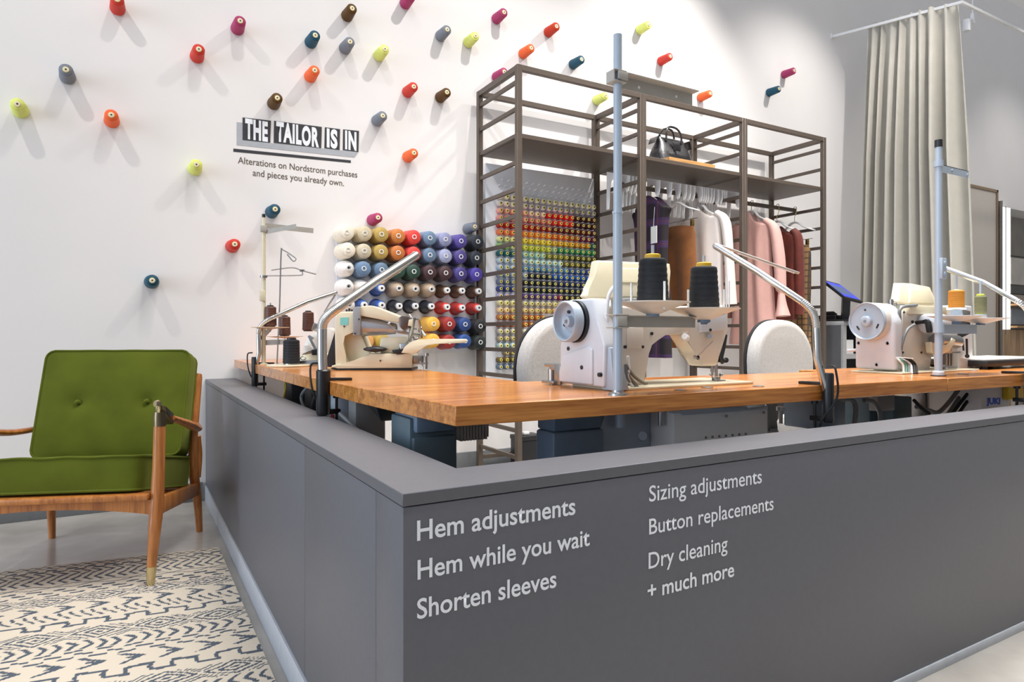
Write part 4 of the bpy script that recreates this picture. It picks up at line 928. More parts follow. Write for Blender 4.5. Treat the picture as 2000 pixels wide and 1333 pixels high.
# the column that stands behind the rack post: one mass
bm = bmesh.new(); slots = [m_core, m_hole]
for loc, mt in stuffcol:
    if mt not in slots: slots.append(mt)
    t = mini().bm; ki = slots.index(mt)
    for f in t.faces: f.material_index = {0: ki, 1: 0, 2: 1}[f.material_index]
    bmesh.ops.translate(t, verts=t.verts, vec=loc - V((gx(4), Yb, ZB2)))
    me = bpy.data.meshes.new('t'); t.to_mesh(me); t.free(); bm.from_mesh(me); bpy.data.meshes.remove(me)
bmesh.ops.recalc_face_normals(bm, faces=bm.faces)
me = bpy.data.meshes.new('spool_column'); bm.to_mesh(me); bm.free()
for q in slots: me.materials.append(q)
so = bpy.data.objects.new('spool_column', me); COL.objects.link(so); so.location = (gx(4), Yb, ZB2)
tag(so, 'column of small thread spools on the pegboard behind the rack post', 'thread spool', 'small spools on the rainbow pegboard', 'stuff')

# ---------------------------------------------------------------- cones scattered over the wall
m_ivory = mat('ivory_tube_end', (232, 222, 186), .45); m_rim = mat('yellow_rim', (206, 176, 60), .5)
def wall_cone_proto():
    t = thing('thread_cone', 'x', 'thread cone')
    pr = [(.0335, .004), (.0355, .007)]
    for k in range(23): f = k / 22; pr.append((.0355 - .006 * f + .0005 * math.sin(k * 2.1), .01 + .098 * f))
    pr += [(.0275, .113), (.012, .1145)]
    MB().lathe((0, 0, 0), (0, -1, 0), pr, 28).out('wound_thread', mat('thread_red', (205, 58, 46), .55, var=.06, scale=60, spec=.3), t, sharp=60)
    MB().lathe((0, 0, 0), (0, -1, 0), [(.0135, .113), (.0135, .118), (.0105, .1185), (.0105, .1195), (.004, .1195)], 20).out('tube_end', m_ivory, t)
    MB().lathe((0, 0, 0), (0, -1, 0), [(.0142, .113), (.0142, .1165), (.0136, .1168)], 20, close=False).out('tube_rim', m_rim, t)
    MB().cyl((0, 0, 0), (0, -.1200, 0), .0042, n=12).out('wall_peg', m_dark, t)
    return t
WC = {'red': (208, 58, 44), 'orange': (242, 104, 52), 'lime': (222, 230, 122), 'grey': (120, 126, 136), 'teal': (28, 78, 98), 'brown': (88, 58, 18), 'magenta': (166, 54, 100), 'rust': (196, 54, 26)}
LC = [(229, -2, 'red', 'red thread cone cut by the top photo edge, left of the magenta one'), (469.4, 40.3, 'magenta', 'magenta thread cone high on the wall above the sign, red cone below it'),
 (388.5, 95.8, 'red', 'red thread cone on the wall below and left of the high magenta cone'), (128.5, 135.5, 'grey', 'grey thread cone on the wall far left, high above the armchair'),
 (33.7, 203, 'lime', 'lime yellow thread cone nearest the left photo edge'), (217.4, 224.3, 'orange', 'orange thread cone on the wall left of the sign'),
 (383.7, 321.4, 'lime', 'lime yellow thread cone just left of the sign lettering'), (688.3, 15.8, 'brown', 'brown thread cone highest on the wall above the sign'),
 (616, 68.4, 'teal', 'dark teal thread cone between the high magenta and grey cones'), (684, 81, 'grey', 'grey thread cone beside a lime cone above the sign'),
 (752, 95.5, 'lime', 'lime yellow thread cone right of the grey cone above the sign'), (615, 137, 'orange', 'orange thread cone directly above the sign word TAILOR'),
 (541.8, 191, 'brown', 'brown thread cone just above the sign word THE'), (804, -8, 'magenta', 'magenta thread cone cut by the top photo edge'),
 (874, 57.3, 'grey', 'grey thread cone high on the wall left of a lime cone'), (929.3, 70, 'lime', 'lime yellow thread cone left of the high magenta cone near the rack'),
 (808.6, 169, 'red', 'red thread cone on the wall left of a brown one'), (873.5, 180, 'brown', 'brown thread cone on the wall beside the rack top corner'),
 (748, 226, 'grey', 'grey thread cone just right of the sign'), (809, 298.7, 'orange', 'orange thread cone right of the sign underline'),
 (537.7, 408.6, 'teal', 'teal thread cone behind the cream thread stand pole'), (458.7, 477, 'red', 'red thread cone on the wall left of the cream thread stand'),
 (738.8, 425, 'magenta', 'magenta thread cone just above the large cone rack'), (928, 442.6, 'grey', 'grey thread cone at the top right of the cone rack by the rack post'),
 (985, 23.6, 'magenta', 'magenta thread cone high on the wall above the rack corner'), (1087.6, 51, 'rust', 'rust red thread cone high above the rack'),
 (1038, 93.4, 'orange', 'orange thread cone just above the rack top corner'), (1136.6, 115.6, 'teal', 'dark teal thread cone just above the rack top rail'),
 (985.6, 140, 'magenta', 'magenta thread cone half behind the slanting top rail of the rack'), (1183.4, 187, 'lime', 'lime yellow thread cone seen through the rack beside the pale pole'),
 (1268, 47.5, 'lime', 'lime yellow thread cone high on the bright wall right of the pole'), (1310, 109.8, 'red', 'coral red thread cone above the upper arm of the thread stand'),
 (1388, 182.4, 'orange', 'orange thread cone at the tip of the thread stand arm'), (1552, 137.7, 'magenta', 'magenta thread cone nearest the curtain'),
 (1522.5, 173.4, 'teal', 'teal thread cone just below the magenta one near the curtain'), (297.4, 548, 'teal', 'teal thread cone alone on the wall above the armchair')]
P0 = wall_cone_proto()
for k, (u, v, c, l) in enumerate(LC):
    p = at(u, v, y=WY - .119); fam = [P0] if k == 0 else copy_tree(P0)
    if k == 0: CH[P0.name] = [q.name for q in P0.children]; fam = [P0] + [bpy.data.objects[n] for n in CH[P0.name]]
    fam[0].location = (p.x, WY, p.z)
    tag(fam[0], l, 'thread cone', 'thread cones scattered over the white wall')
    w = WC[c]; paint([q for q in fam if q.name.startswith('wound_thread')][0], mat('thread_' + c, w, .55, var=.06, scale=60, spec=.3))

# ---------------------------------------------------------------- rack of large cones
cb = thing('cone_rack', 'pale wall panel with pegs holding rows of large thread cones', 'rack', (1.55, WY - .02, 1.1))
a = at(657, 452, y=WY - .02); b_ = at(926, 700, y=WY - .02)
MB().span(a.x, 1.985, WY - .02, WY - .001, .78, a.z, .002).out('panel', mat('pale_panel', (222, 224, 228), .45, var=.01), cb)
def big(kind):
    t = thing('thread_cone', 'x', 'thread cone')
    if kind == 'big': pr = [(.046, 0), (.052, .006)] + [(.052 - .008 * f / 14 + .0005 * math.sin(f * 2.3), .01 + .105 * f / 14) for f in range(15)] + [(.0435, .119), (.041, .1225), (.013, .1235)]; e = [(.0145, .122), (.0145, .1275), (.010, .128), (.010, .1205), (.001, .1205)]; pl = .122
    elif kind == 'slim': pr = [(.044, 0), (.044, .004), (.034, .006), (.036, .012)] + [(.036 - .006 * f / 10, .02 + .07 * f / 10) for f in range(11)] + [(.022, .098), (.018, .1)]; e = [(.019, .098), (.019, .122), (.017, .124), (.008, .1245), (.007, .118), (.001, .118)]; pl = .118
    elif kind == 'nose': pr = [(.048, 0), (.052, .006)] + [(.052 - .005 * f / 10, .012 + .06 * f / 10) for f in range(11)] + [(.044, .085), (.034, .10), (.022, .112), (.015, .118)]; e = [(.0165, .116), (.0165, .132), (.012, .133), (.0115, .122), (.001, .122)]; pl = .122
    MB().lathe((0, 0, 0), (0, -1, 0), pr, 32).out('wound_thread', mat('thread_red', (0, 0, 0)), t, sharp=60)
    MB().lathe((0, 0, 0), (0, -1, 0), e, 20).out('tube_end', m_whiteplast, t, sharp=30)
    MB().cyl((0, 0, 0), (0, -pl - .001, 0), .0065, n=12).out('rack_peg', m_dark, t)
    return t
BG = [  # rows of (u, v, kind, colour, word)
 [(678, 453.9, 'big', 'ece3cf', 'cream'), (713.3, 455.9, 'big', 'cbbd9e', 'beige'), (745.9, 457.7, 'big', 'b79a4c', 'mustard'), (778.7, 460.8, 'big', 'c6762c', 'orange'), (809.7, 462.8, 'big', 'dc3a30', 'red'), (840.5, 465, 'big', '66809c', 'steel blue'), (870.9, 467.5, 'big', '8b90b4', 'periwinkle'), (901.3, 470.9, 'big', '4d3f92', 'violet'), (934.1, 471.9, 'big', '1d2430', 'near black')],
 [(680.5, 488.3, 'big', 'ece3cf', 'cream'), (712.3, 490.4, 'big', 'c7bca2', 'beige'), (745.3, 491.8, 'big', 'b3964a', 'mustard'), (778.5, 493.8, 'big', 'c06e2a', 'orange'), (809.7, 495.5, 'big', 'dc3a30', 'red'), (840.5, 498.3, 'big', '607894', 'steel blue'), (871.5, 500.1, 'big', '9ba1c0', 'periwinkle'), (900.9, 501.5, 'big', '473a80', 'violet'), (932, 503.9, 'big', '1d2632', 'near black')],
 [(681.9, 523.2, 'nose', 'eeeae4', 'white'), (711.3, 524.8, 'big', '64809f', 'denim blue'), (746.3, 527.2, 'big', '5c7690', 'steel blue'), (778.5, 529.5, 'big', '1e4436', 'dark green'), (809.1, 530.5, 'big', '1c4034', 'dark green'), (840.9, 531.7, 'big', '3f2228', 'burgundy'), (871.5, 533.3, 'big', '412429', 'burgundy'), (901.3, 534.9, 'big', '3f347a', 'violet'), (932, 536.1, 'big', '46389c', 'bright violet')],
 [(681.5, 559.6, 'nose', 'eeeae4', 'white'), (712, 561, 'nose', 'ebe6de', 'white'), (746.3, 563.3, 'slim', '2f5cab', 'royal blue'), (780.4, 563.7, 'nose', 'b29c84', 'tan'), (812.6, 564.7, 'nose', 'b29c84', 'tan'), (844.1, 565.3, 'nose', 'b09a82', 'tan'), (874.5, 567.3, 'slim', '5a3a1a', 'brown'), (903.9, 568.1, 'slim', '5a3a1a', 'brown'), (936.3, 569.1, 'slim', '50321a', 'brown')],
 [(683.5, 596, 'nose', 'eeeae4', 'white'), (712.5, 596, 'slim', '2c59aa', 'royal blue'), (746.9, 596.5, 'slim', '2c59aa', 'royal blue'), (780.8, 598.1, 'slim', '1a2233', 'navy'), (812.6, 598.1, 'slim', '1a2233', 'navy'), (844.1, 598.7, 'slim', '1a2233', 'navy'), (874.5, 600.1, 'slim', 'cc3128', 'red'), (904.3, 601.5, 'slim', 'cc3128', 'red'), (936.3, 601.7, 'slim', 'c82e24', 'red')],
 [None, None, None, None, None, (847.6, 633.1, 'big', 'e6ac3e', 'yellow'), (878.6, 633.1, 'big', '96221e', 'dark red'), (909.4, 633.9, 'big', '21407e', 'royal blue'), (939.1, 637.6, 'big', '16191c', 'black')],
 [None, (717, 667.4, 'big', 'd49a58', 'caramel'), (748, 667, 'big', 'b7963a', 'mustard'), None, None, (847.6, 666, 'big', 'e6ac3e', 'yellow'), (878.6, 668, 'big', '96221e', 'dark red'), (909.4, 666.6, 'big', '244a8c', 'royal blue'), (939.1, 669, 'big', '16211e', 'black green')]]
PRO = {}
for r, row in enumerate(BG):
    for c, e in enumerate(row):
        if e is None: continue
        u, v, k, hx, wd = e
        L_ = {'big': .128, 'slim': .124, 'nose': .132}[k]
        p = at(u, v, y=WY - .02 - L_)
        if k not in PRO:
            PRO[k] = big(k); CH[PRO[k].name] = [q.name for q in PRO[k].children]
            fam = [PRO[k]] + [bpy.data.objects[n] for n in CH[PRO[k].name]]
        else: fam = copy_tree(PRO[k])
        fam[0].location = (p.x, WY - .0205, p.z)
        th = [q for q in fam if q.name.startswith('wound_thread')][0]
        paint(th, mat('thread_' + hx, HEX(hx), .6 if k != 'slim' else .35, var=.07, scale=70, sheen=.15))
        tag(fam[0], f'large {wd} thread cone, {ORD[r + 1]} row from top, {ORD[c + 1]} from left on wall rack', 'thread cone', 'large cones on the wall rack')

# ================================================================ things on and under the rack
bd = tag(MB().span(3.25, 3.70, 3.41, 3.74, 2.0985, 2.138, .003).out('wooden_board', wood('pale_oak_board', (176, 128, 72), (212, 164, 104), 0, .5, 1.0, 0)), 'pale oak block on the rack shelf under the black handbag', 'board')
hb = thing('handbag', 'black leather handbag with rolled handles on the rack shelf', 'bag', (3.44, 3.60, 2.138))
m_leather = mat('black_crocodile_leather', (34, 33, 36), .28, var=.3, scale=45, bump=.6, bscale=70, coat=.3)
bx, by_ = 3.44, 3.60
def bagf(a, b):
    h = b; w = .165 - .03 * h + .012 * math.sin(h * 5); d = .085 * (1 - h) ** .8 + .018
    q = a * 2 * math.pi; cx, sy = math.cos(q), math.sin(q)
    x = math.copysign(abs(cx) ** .45, cx) * w; y = math.copysign(abs(sy) ** .6, sy) * d
    return V((bx + x, by_ + y, 2.1385 + .20 * h - .018 * h * (1 - (x / w) ** 2)))
MB().surf(bagf, 48, 14, closed=True, cap=True).out('bag_body', m_leather, hb, sharp=60)
for s in (-1, 1):
    MB().tube([(bx - .075, by_ + s * .04, 2.30), (bx - .07, by_ + s * .035, 2.37), (bx - .035, by_ + s * .025, 2.412), (bx + .035, by_ + s * .025, 2.412), (bx + .07, by_ + s * .035, 2.37), (bx + .075, by_ + s * .04, 2.30)], .0075, 10, 6).out('handle', m_leather, hb)
    MB().surf(lambda a, b: V((bx + s * (.135 + .045 * b), by_ + (a - .5) * (.10 - .03 * b), 2.325 - .05 * b * b + .012 * math.sin(b * 3))), 8, 8).out('side_flap', m_leather, hb, fix=False)
MB().span(bx - .03, bx + .04, by_ - .068, by_ - .06, 2.235, 2.285, .003).out('front_tab', m_leather, hb)
MB().bar((bx + .0, by_ - .092, 2.15), (bx - .03, by_ - .05, 2.30), .014, .004).out('strap', m_leather, hb)
for x0, x1, y0, y1, z1, mt, l, nm in [(2.20, 2.37, 3.66, 3.80, .235, m_dark, 'dark box with a small white item on it at the foot of the rack', 'storage_box'), (2.40, 2.53, 3.64, 3.80, .215, m_black, 'black box on the floor inside the rack', 'storage_box'), (2.55, 2.80, 3.60, 3.78, .235, mat('brown_card', (132, 82, 30), .7), 'brown cardboard box on the floor behind the rack front post', 'cardboard_box')]:
    t = thing(nm, l, 'box', ((x0 + x1) / 2, (y0 + y1) / 2, 0))
    MB().span(x0, x1, y0, y1, 0, z1 - .03, .004).out('box_body', mt, t); MB().span(x0 - .004, x1 + .004, y0 - .004, y1 + .004, z1 - .03, z1, .004).out('box_lid', mt, t)
tag(MB().box((2.27, 3.72, .247), (.045, .03, .022), bev=.006).out('white_carton', m_whiteplast), 'tiny white carton on the dark box under the rack', 'carton')

# ---------------------------------------------------------------- white hangers, seen edge-on on the rail
HY, HZ = HR[0], HR[1]
def plate_hanger():
    o = [(-.062, .045), (.055, .082), (.058, -.15), (.036, -.15), (.026, -.03), (.02, .006)]
    arc = [(.016 * math.cos(q), .012 + .012 * math.sin(q)) for q in [math.radians(d) for d in range(0, 181, 30)]]
    o += arc + [(-.020, -.03), (-.034, -.052), (-.050, -.045), (-.060, -.01)]
    return MB().prism([V((-.0035, a, b)) for a, b in o], [V((.0035, a, b)) for a, b in o]).out('hanger', mat('bright_white_plastic', (246, 246, 246), .4, var=.01), loc=(0, 0, 0), smooth=False)
hp = None
HG = [1210, 1217, 1224, 1231, 1238, 1247, 1276, 1299, 1316, 1328, 1336, 1344, 1359, 1363, 1367, 1371, 1377, 1382, 1391, 1398, 1402, 1406, 1433]
for k, u in enumerate(HG):
    x = at(u, 372, y=HY).x
    if abs(x - 2.955) < .035: x -= .06
    o = hp if hp else None
    if hp is None: hp = o = plate_hanger()
    else: o = hp.copy(); COL.objects.link(o)
    o.scale = (1, 1.15, 1.15); o.location = (x, HY, HZ - .0115); o.rotation_euler = (0, random.uniform(-.06, .06) if 1355 < u < 1410 else 0, 0)
    w = ('behind the pale pole' if u < 1250 else ('above the plaid dress' if u < 1350 else 'beside the white blouse'))
    tag(o, f'flat white hanger, {ORD[k + 1]} from left on the rack rail, {w}', 'hanger', 'white hangers on the rack rail')

# ---------------------------------------------------------------- garments
def garment(name, label, x, zt, zb, prof, mt, cat, folds=7, amp=.012, thick=.05, yc=HY, sleeves=(), neck=0, seed=1, slope=.10):
    """hung edge-on: wide along y. prof = [(t, half width, thickness factor)] from shoulder to hem"""
    t = thing(name, label, cat, (x, yc, zb))
    rnd = random.Random(seed); ph = rnd.uniform(0, 6)
    def ev(b):
        for (t0, w0, k0), (t1, w1, k1) in zip(prof, prof[1:]):
            if b <= t1: f = (b - t0) / (t1 - t0); f = f * f * (3 - 2 * f); return w0 + (w1 - w0) * f, k0 + (k1 - k0) * f
        return prof[-1][1:]
    def fn(a, b):
        w, k = ev(b); q = a * 2 * math.pi; c, s = math.cos(q), math.sin(q)
        yy = math.copysign(abs(c) ** .8, c) * w; xx = math.copysign(abs(s) ** .7, s) * thick * k
        xx += amp * min(1, b * 2.2) * math.sin(yy / w * folds + ph + b * 1.3) * (1 if s > 0 else .8); yy += amp * .4 * b * math.sin(b * 9 + ph)
        drop = slope * max(0, 1 - b * 8) * (abs(yy) / max(w, .01)) ** 1.6
        return V((x + xx, yc + yy, zt + (zb - zt) * b - drop))
    MB().surf(fn, 72, 40, closed=True, cap=True).out('body', mt, t, sharp=70)
    for sl in sleeves:
        MB().tube([V((x + dx, yc + dy, z)) for dx, dy, z, _ in sl], [r for *_, r in sl], 18, 6, flat=.7).out('sleeve', mt, t, sharp=70)
    return t
def hanger2(x, label, yc=HY, w=.19, z=1.86, par=None):
    t = thing('hanger', label, 'hanger', (x, yc, z))
    MB().tube([(x, yc, z), (x, yc + .002, z + .05), (x, yc - .012, z + .075), (x, yc - .018, HZ + .006), (x, yc, HZ + .014), (x, yc + .014, HZ + .004)], .0025, 8, 5).out('hook', mat('brass_wire', (180, 150, 90), .25, 1), t)
    MB().tube([(x, yc - w, z - .085), (x, yc - w * .5, z - .045), (x, yc - .03, z), (x, yc + .03, z), (x, yc + w * .5, z - .045), (x, yc + w, z - .085)], [.011, .014, .018, .018, .014, .011], 10, 4, flat=.5).out('shoulders', m_whiteplast, t)
    return t
hx_ = lambda u: at(u, 500, y=HY).x
m_plaid = plaid('purple_plaid_wool', (30, 22, 28), [((46, 28, 62), .11, .05, 1), ((58, 34, 78), .16, .05, 2), ((104, 50, 34), .11, .006, 1), ((84, 42, 32), .16, .006, 2)])
m_suede = mat('tan_suede', (120, 72, 30), .9, var=.16, scale=16, sheen=.08)
m_silk = mat('ivory_silk', (222, 212, 204), .45, var=.02, sheen=.1)
m_pink = mat('dusty_pink_crepe', (206, 160, 150), .65, var=.03, sheen=.15)
m_redv = mat('rust_red_velvet', (92, 28, 13), .75, var=.3, scale=14, sheen=.08)
m_check = plaid('brown_check_tweed', (146, 112, 72), [((74, 58, 42), .05, .012, 1), ((70, 56, 42), .05, .012, 2), ((60, 60, 70), .05, .003, 1)])
g = garment('plaid_dress', 'dark sleeveless purple plaid dress hanging in the rack', hx_(1272), 1.90, .735, [(0, .15, .7), (.05, .195, .9), (.2, .165, 1), (.42, .16, 1), (.7, .19, 1.1), (1, .195, 1.2)], m_plaid, 'dress', 8, .010, .055, seed=2)
x = hx_(1272)
MB().box((x - .075, 3.50, 1.60), (.004, .06, .12)).bar((x - .07, 3.51, 1.66), (x - .05, 3.52, 1.80), .002, .002).out('paper_tag', m_whiteplast, g)
hanger2(x, 'white hanger with brass hook inside the plaid dress', z=1.875, w=.15)
g = garment('suede_trousers', 'tan suede trousers clipped below a white hanger in the rack', hx_(1322), 1.70, .80, [(0, .165, .8), (.08, .175, 1), (.35, .185, 1.1), (1, .165, 1)], m_suede, 'trousers', 5, .02, .045, seed=3, slope=.02)
x = hx_(1322)
MB().box((x, HY - .155, 1.705), (.03, .018, .05), bev=.004).out('trouser_clip', mat('brass_wire', (180, 150, 90)), g)
h = hanger2(x, 'white hanger with long sloping shoulder above the tan trousers', z=1.87, w=.22)
MB().bar((x, HY - .2, 1.735), (x, HY + .2, 1.735), .004, .004).out('trouser_bar', m_steel, h)
x = hx_(1368)
garment('white_blouse', 'ivory silk blouse with long sleeves hanging in the middle bay', x, 1.87, 1.05, [(0, .05, .5), (.05, .14, .8), (.12, .19, 1), (.5, .20, 1.1), (1, .21, 1.2)], m_silk, 'blouse', 8, .014, .05,
        sleeves=[[(0, -.16, 1.80, .035), (.02, -.225, 1.72, .05), (.03, -.25, 1.45, .045), (.035, -.26, 1.22, .05), (.04, -.26, 1.12, .055)], [(0, .16, 1.80, .035), (.0, .225, 1.72, .05), (.0, .25, 1.45, .045), (.0, .255, 1.2, .05)]], seed=4)
hanger2(x, 'white hanger inside the ivory blouse', z=1.872, w=.15)
x = hx_(1468)
garment('pink_blouse', 'dusty pink dress with gathered ruffle cuffs behind a rack post', x, 1.89, .82, [(0, .045, .7), (.04, .07, .9), (.1, .17, 1), (.4, .175, 1.1), (.7, .19, 1.25), (1, .22, 1.3)], m_pink, 'dress', 10, .016, .055,
        sleeves=[[(0, -.13, 1.80, .035), (.02, -.20, 1.72, .055), (.03, -.235, 1.5, .06), (.03, -.25, 1.27, .055), (.03, -.255, 1.22, .03), (.03, -.262, 1.12, .05), (.03, -.27, 1.04, .075)], [(0, .13, 1.80, .035), (.0, .20, 1.72, .055), (.0, .235, 1.5, .06), (.0, .25, 1.27, .055), (.0, .255, 1.22, .03), (.0, .262, 1.12, .05), (.0, .27, 1.04, .075)]], seed=5)
hanger2(x, 'white hanger inside the pink dress', z=1.885, w=.14)
x = hx_(1518)
garment('velvet_jacket', 'rust red velvet jacket on a white hanger in the end bay', x, 1.80, 1.02, [(0, .09, .8), (.06, .16, 1), (.15, .19, 1), (.6, .175, 1), (1, .19, 1.1)], m_redv, 'jacket', 7, .016, .05,
        sleeves=[[(0, -.15, 1.74, .04), (.01, -.19, 1.66, .05), (.015, -.20, 1.35, .05), (.015, -.195, 1.06, .05)], [(0, .15, 1.74, .04), (0, .19, 1.66, .05), (0, .20, 1.35, .05), (0, .195, 1.06, .05)]], seed=6)
hanger2(x, 'white hanger with brass hook above the red velvet jacket', z=1.83, w=.17)
x = hx_(1552)
g = garment('checked_trousers', 'brown checked tweed trousers clipped to the last hanger of the rack', x, 1.66, .78, [(0, .13, .8), (.1, .15, 1), (.5, .155, 1.1), (1, .16, 1.1)], m_check, 'trousers', 5, .016, .04, seed=7, slope=.02)
MB().box((x, HY - .12, 1.665), (.03, .018, .05), bev=.004).out('trouser_clip', mat('brass_wire', (180, 150, 90)), g)
h = hanger2(x, 'white hanger with brass hook above the checked trousers', z=1.84, w=.19)
MB().bar((x, HY - .17, 1.69), (x, HY + .17, 1.69), .004, .004).out('trouser_bar', m_steel, h)

# ================================================================ office chairs
m_weave = mat('light_grey_upholstery', (184, 180, 175), .9, var=.10, scale=140, bump=.25, bscale=350, sheen=.1)
def chair(xc, yb, label, w=.22, zt=.972):
    t = thing('office_chair', label, 'chair', (xc, yb - .15, 0), 'grey office chairs behind the tables')
    def outl(q, s):
        c, d = math.cos(q), math.sin(q)
        x = math.copysign(abs(c) ** (.86 if d > 0 else .6), c) * w * s; z = math.copysign(abs(d) ** (.86 if d > 0 else .6), d) * (zt - .58) / 2 * s
        return x * (1 - .10 * max(0, d)), z
    zc = (zt + .58) / 2
    def pad(a, b):
        q = a * 2 * math.pi
        ss = [(.0, -.012), (.55, -.012), (.9, -.008), (.985, .008), (1, .028), (.99, .05), (.9, .056), (0.0, .056)]
        i = b * 7; k = min(6, int(i)); f = i - k
        s = ss[k][0] * (1 - f) + ss[k + 1][0] * f; d = ss[k][1] * (1 - f) + ss[k + 1][1] * f
        x, z = outl(q, max(s, .001))
        return V((xc + x, yb - .02 + d + .18 * x * x * -1 + .10 * (z + .1) * .3, zc + z))
    MB().surf(pad, 56, 29, closed=True).out('backrest', m_weave, t, sharp=80)
    def shell(a, b):
        q = a * 2 * math.pi; ss = [(.0, .058), (.9, .058), (1.005, .052), (1.012, .066), (.95, .074), (0, .08)]
        i = b * 5; k = min(4, int(i)); f = i - k
        s = ss[k][0] * (1 - f) + ss[k + 1][0] * f; d = ss[k][1] * (1 - f) + ss[k + 1][1] * f
        x, z = outl(q, max(s, .001)); return V((xc + x, yb - .02 + d - .18 * x * x + .10 * (z + .1) * .3, zc + z))
    MB().surf(shell, 56, 21, closed=True).out('back_shell', m_dark, t, sharp=80)
    def seat(a, b):
        q = a * 2 * math.pi; ss = [(0, .535), (.7, .537), (.93, .528), (1, .50), (.985, .46), (.93, .44), (0, .44)]
        i = b * 6; k = min(5, int(i)); f = i - k
        s = ss[k][0] * (1 - f) + ss[k + 1][0] * f; z = ss[k][1] * (1 - f) + ss[k + 1][1] * f
        c, d = math.cos(q), math.sin(q); return V((xc + math.copysign(abs(c) ** .6, c) * .23 * s, yb - .30 + math.copysign(abs(d) ** .6, d) * .22 * s, z))
    MB().surf(seat, 56, 25, closed=True).out('seat', m_weave, t, sharp=80)
    MB().span(xc - .19, xc + .19, yb - .49, yb - .11, .415, .445, .01).out('seat_shell', m_dark, t)
    MB().bar((xc, yb - .14, .425), (xc, yb + .05, .43), .06, .014).bar((xc, yb + .05, .425), (xc, yb + .06, .64), .06, .014, up=V((0, 1, 0))).out('back_bracket', m_dark, t)
    MB().cyl((xc, yb - .3, .12), (xc, yb - .3, .42), .028).cyl((xc, yb - .3, .1), (xc, yb - .3, .3), .036).out('gas_lift', m_black, t)
    for k in range(5):
        q = math.radians(72 * k + 18); e = V((math.cos(q), math.sin(q), 0)) * .27; c = V((xc, yb - .3, .10))
        lg = MB().tube([c, c + e * .5 - UP * .005, c + e - UP * .03], [.026, .022, .016], 10, 4).out('leg', m_dark, t)
        MB().cyl(c + e + V((-e.y * .1, e.x * .1, -.0745)), c + e + V((e.y * .1, -e.x * .1, -.0745)), .025, n=16).cyl(c + e - UP * .06, c + e - UP * .02, .006).out('caster', m_rubber, lg)
chair(1.455, 2.07, 'pale grey office chair behind the centre machine handwheel')
chair(2.755, 2.12, 'pale grey office chair behind the middle lamp stem')

# ================================================================ fitting-room curtain and its track
CXR = 5.85
trk = thing('curtain_track', 'white ceiling-hung curtain track turning a corner above the grey curtain', 'curtain track', (CXR, 3.3, 3.6))
MB().bar((CXR, WY, 3.765), (CXR, 2.79, 3.60), .02, .022).bar((CXR - .01, 2.79, 3.60), (9.6, 2.79, 3.60), .02, .022).out('rail', m_whiteplast, trk)
MB().box((CXR, WY - .006, 3.765), (.05, .012, .05), bev=.003).out('wall_mount', m_whiteplast, trk)
m_curt = mat('grey_beige_curtain', (186, 181, 169), .85, var=.04, scale=12, sheen=.15, bump=.05, bscale=400)
PH = [0, .055, .115, .16, .20, .255, .34, .375, .43, .50, .56, .60, .66, .71, .80, .87, .93, 1.0]
def curt(a, b):
    n = len(PH) - 1; k = 0
    while k < n - 1 and a > PH[k + 1]: k += 1
    f = (a - PH[k]) / (PH[k + 1] - PH[k]); ph = (k + f) * math.pi
    amp = (.035 + .055 * min(1, b * 3)) * (1.3 if k in (2, 6, 13, 15) else (.6 if k in (4, 9, 11) else .95))
    sh = 1 - .25 * max(0, 1 - b * 8)
    y0, y1 = 3.59, 2.835; yb0, yb1 = 3.70, 2.70
    w = b ** .8; ya = y0 + (yb0 - y0) * w; yb = y1 + (yb1 - y1) * w
    zt = 3.745 + (3.612 - 3.745) * a + .012 * math.sin(ph) ** 2
    x = CXR + amp * math.sin(ph) * sh + .02 * math.sin(a * 7 + b * 2)
    return V((x + .03, ya + (yb - ya) * a + .02 * math.cos(ph) * min(1, b * 3) * .5, zt + (.03 - zt) * b))
m = MB(); m.surf(curt, 340, 40)
cu = m.out('curtain', m_curt, sharp=80, fix=False)
md = cu.modifiers.new('cloth thickness', 'SOLIDIFY'); md.thickness = .006
tag(cu, 'floor length grey beige curtain gathered beside the rack', 'curtain')
tk = thing('track_spotlight', 'small white spotlight bracketed behind the curtain track', 'spotlight', at(1892, 45, y=3.35))
p = at(1888, 50, y=3.35); q = at(1900, 36, y=3.35)
MB().cyl(p - UP * .055, p + UP * .055, .034, n=24).out('lamp_body', m_whiteplast, tk); MB().box(q, (.025, .03, .10)).bar(p + UP * .02, q, .012, .012).bar(q + UP * .05, q + UP * .30, .01, .01).out('bracket', m_whiteplast, tk)

# ================================================================ till counter
tp_ = thing('till_counter', 'grey till cabinet with an open cubby beyond the rack', 'cabinet', (5.3, 3.55, 0))
m_cab = mat('dark_grey_laminate', (84, 85, 88), .45); m_cabl = mat('light_grey_laminate', (150, 150, 150), .45)
MB().span(5.0, 5.7, 3.26, 3.90, .975, 1.008, .002).out('top', m_cabl, tp_)
MB().span(5.0, 5.02, 3.28, 3.90, 0, .975).out('side_panel', m_cab, tp_)
MB().span(5.68, 5.70, 3.28, 3.90, 0, .975).span(5.02, 5.68, 3.88, 3.90, 0, .975).out('back_panel', m_cab, tp_)
MB().span(5.0, 5.045, 3.262, 3.28, 0, .975).span(5.045, 5.68, 3.262, 3.88, .70, .735).span(5.02, 5.68, 3.28, 3.88, 0, .05).out('cubby_shelf', m_cabl, tp_)
tag(MB().span(5.06, 5.20, 3.30, 3.42, .7355, .855, .004).out('white_box', m_whiteplast), 'white box in the open cubby of the till cabinet', 'box')
mo_ = thing('till_monitor', 'tilted black till monitor with blue bordered screen on the grey cabinet', 'monitor', (5.32, 3.5, 1.008))
C0 = at(1606, 546, Z=5.45); ex = RGT * .22 - UP * .026 + FWD * .16; ey = RGT * .14 - UP * .165 - FWD * .15
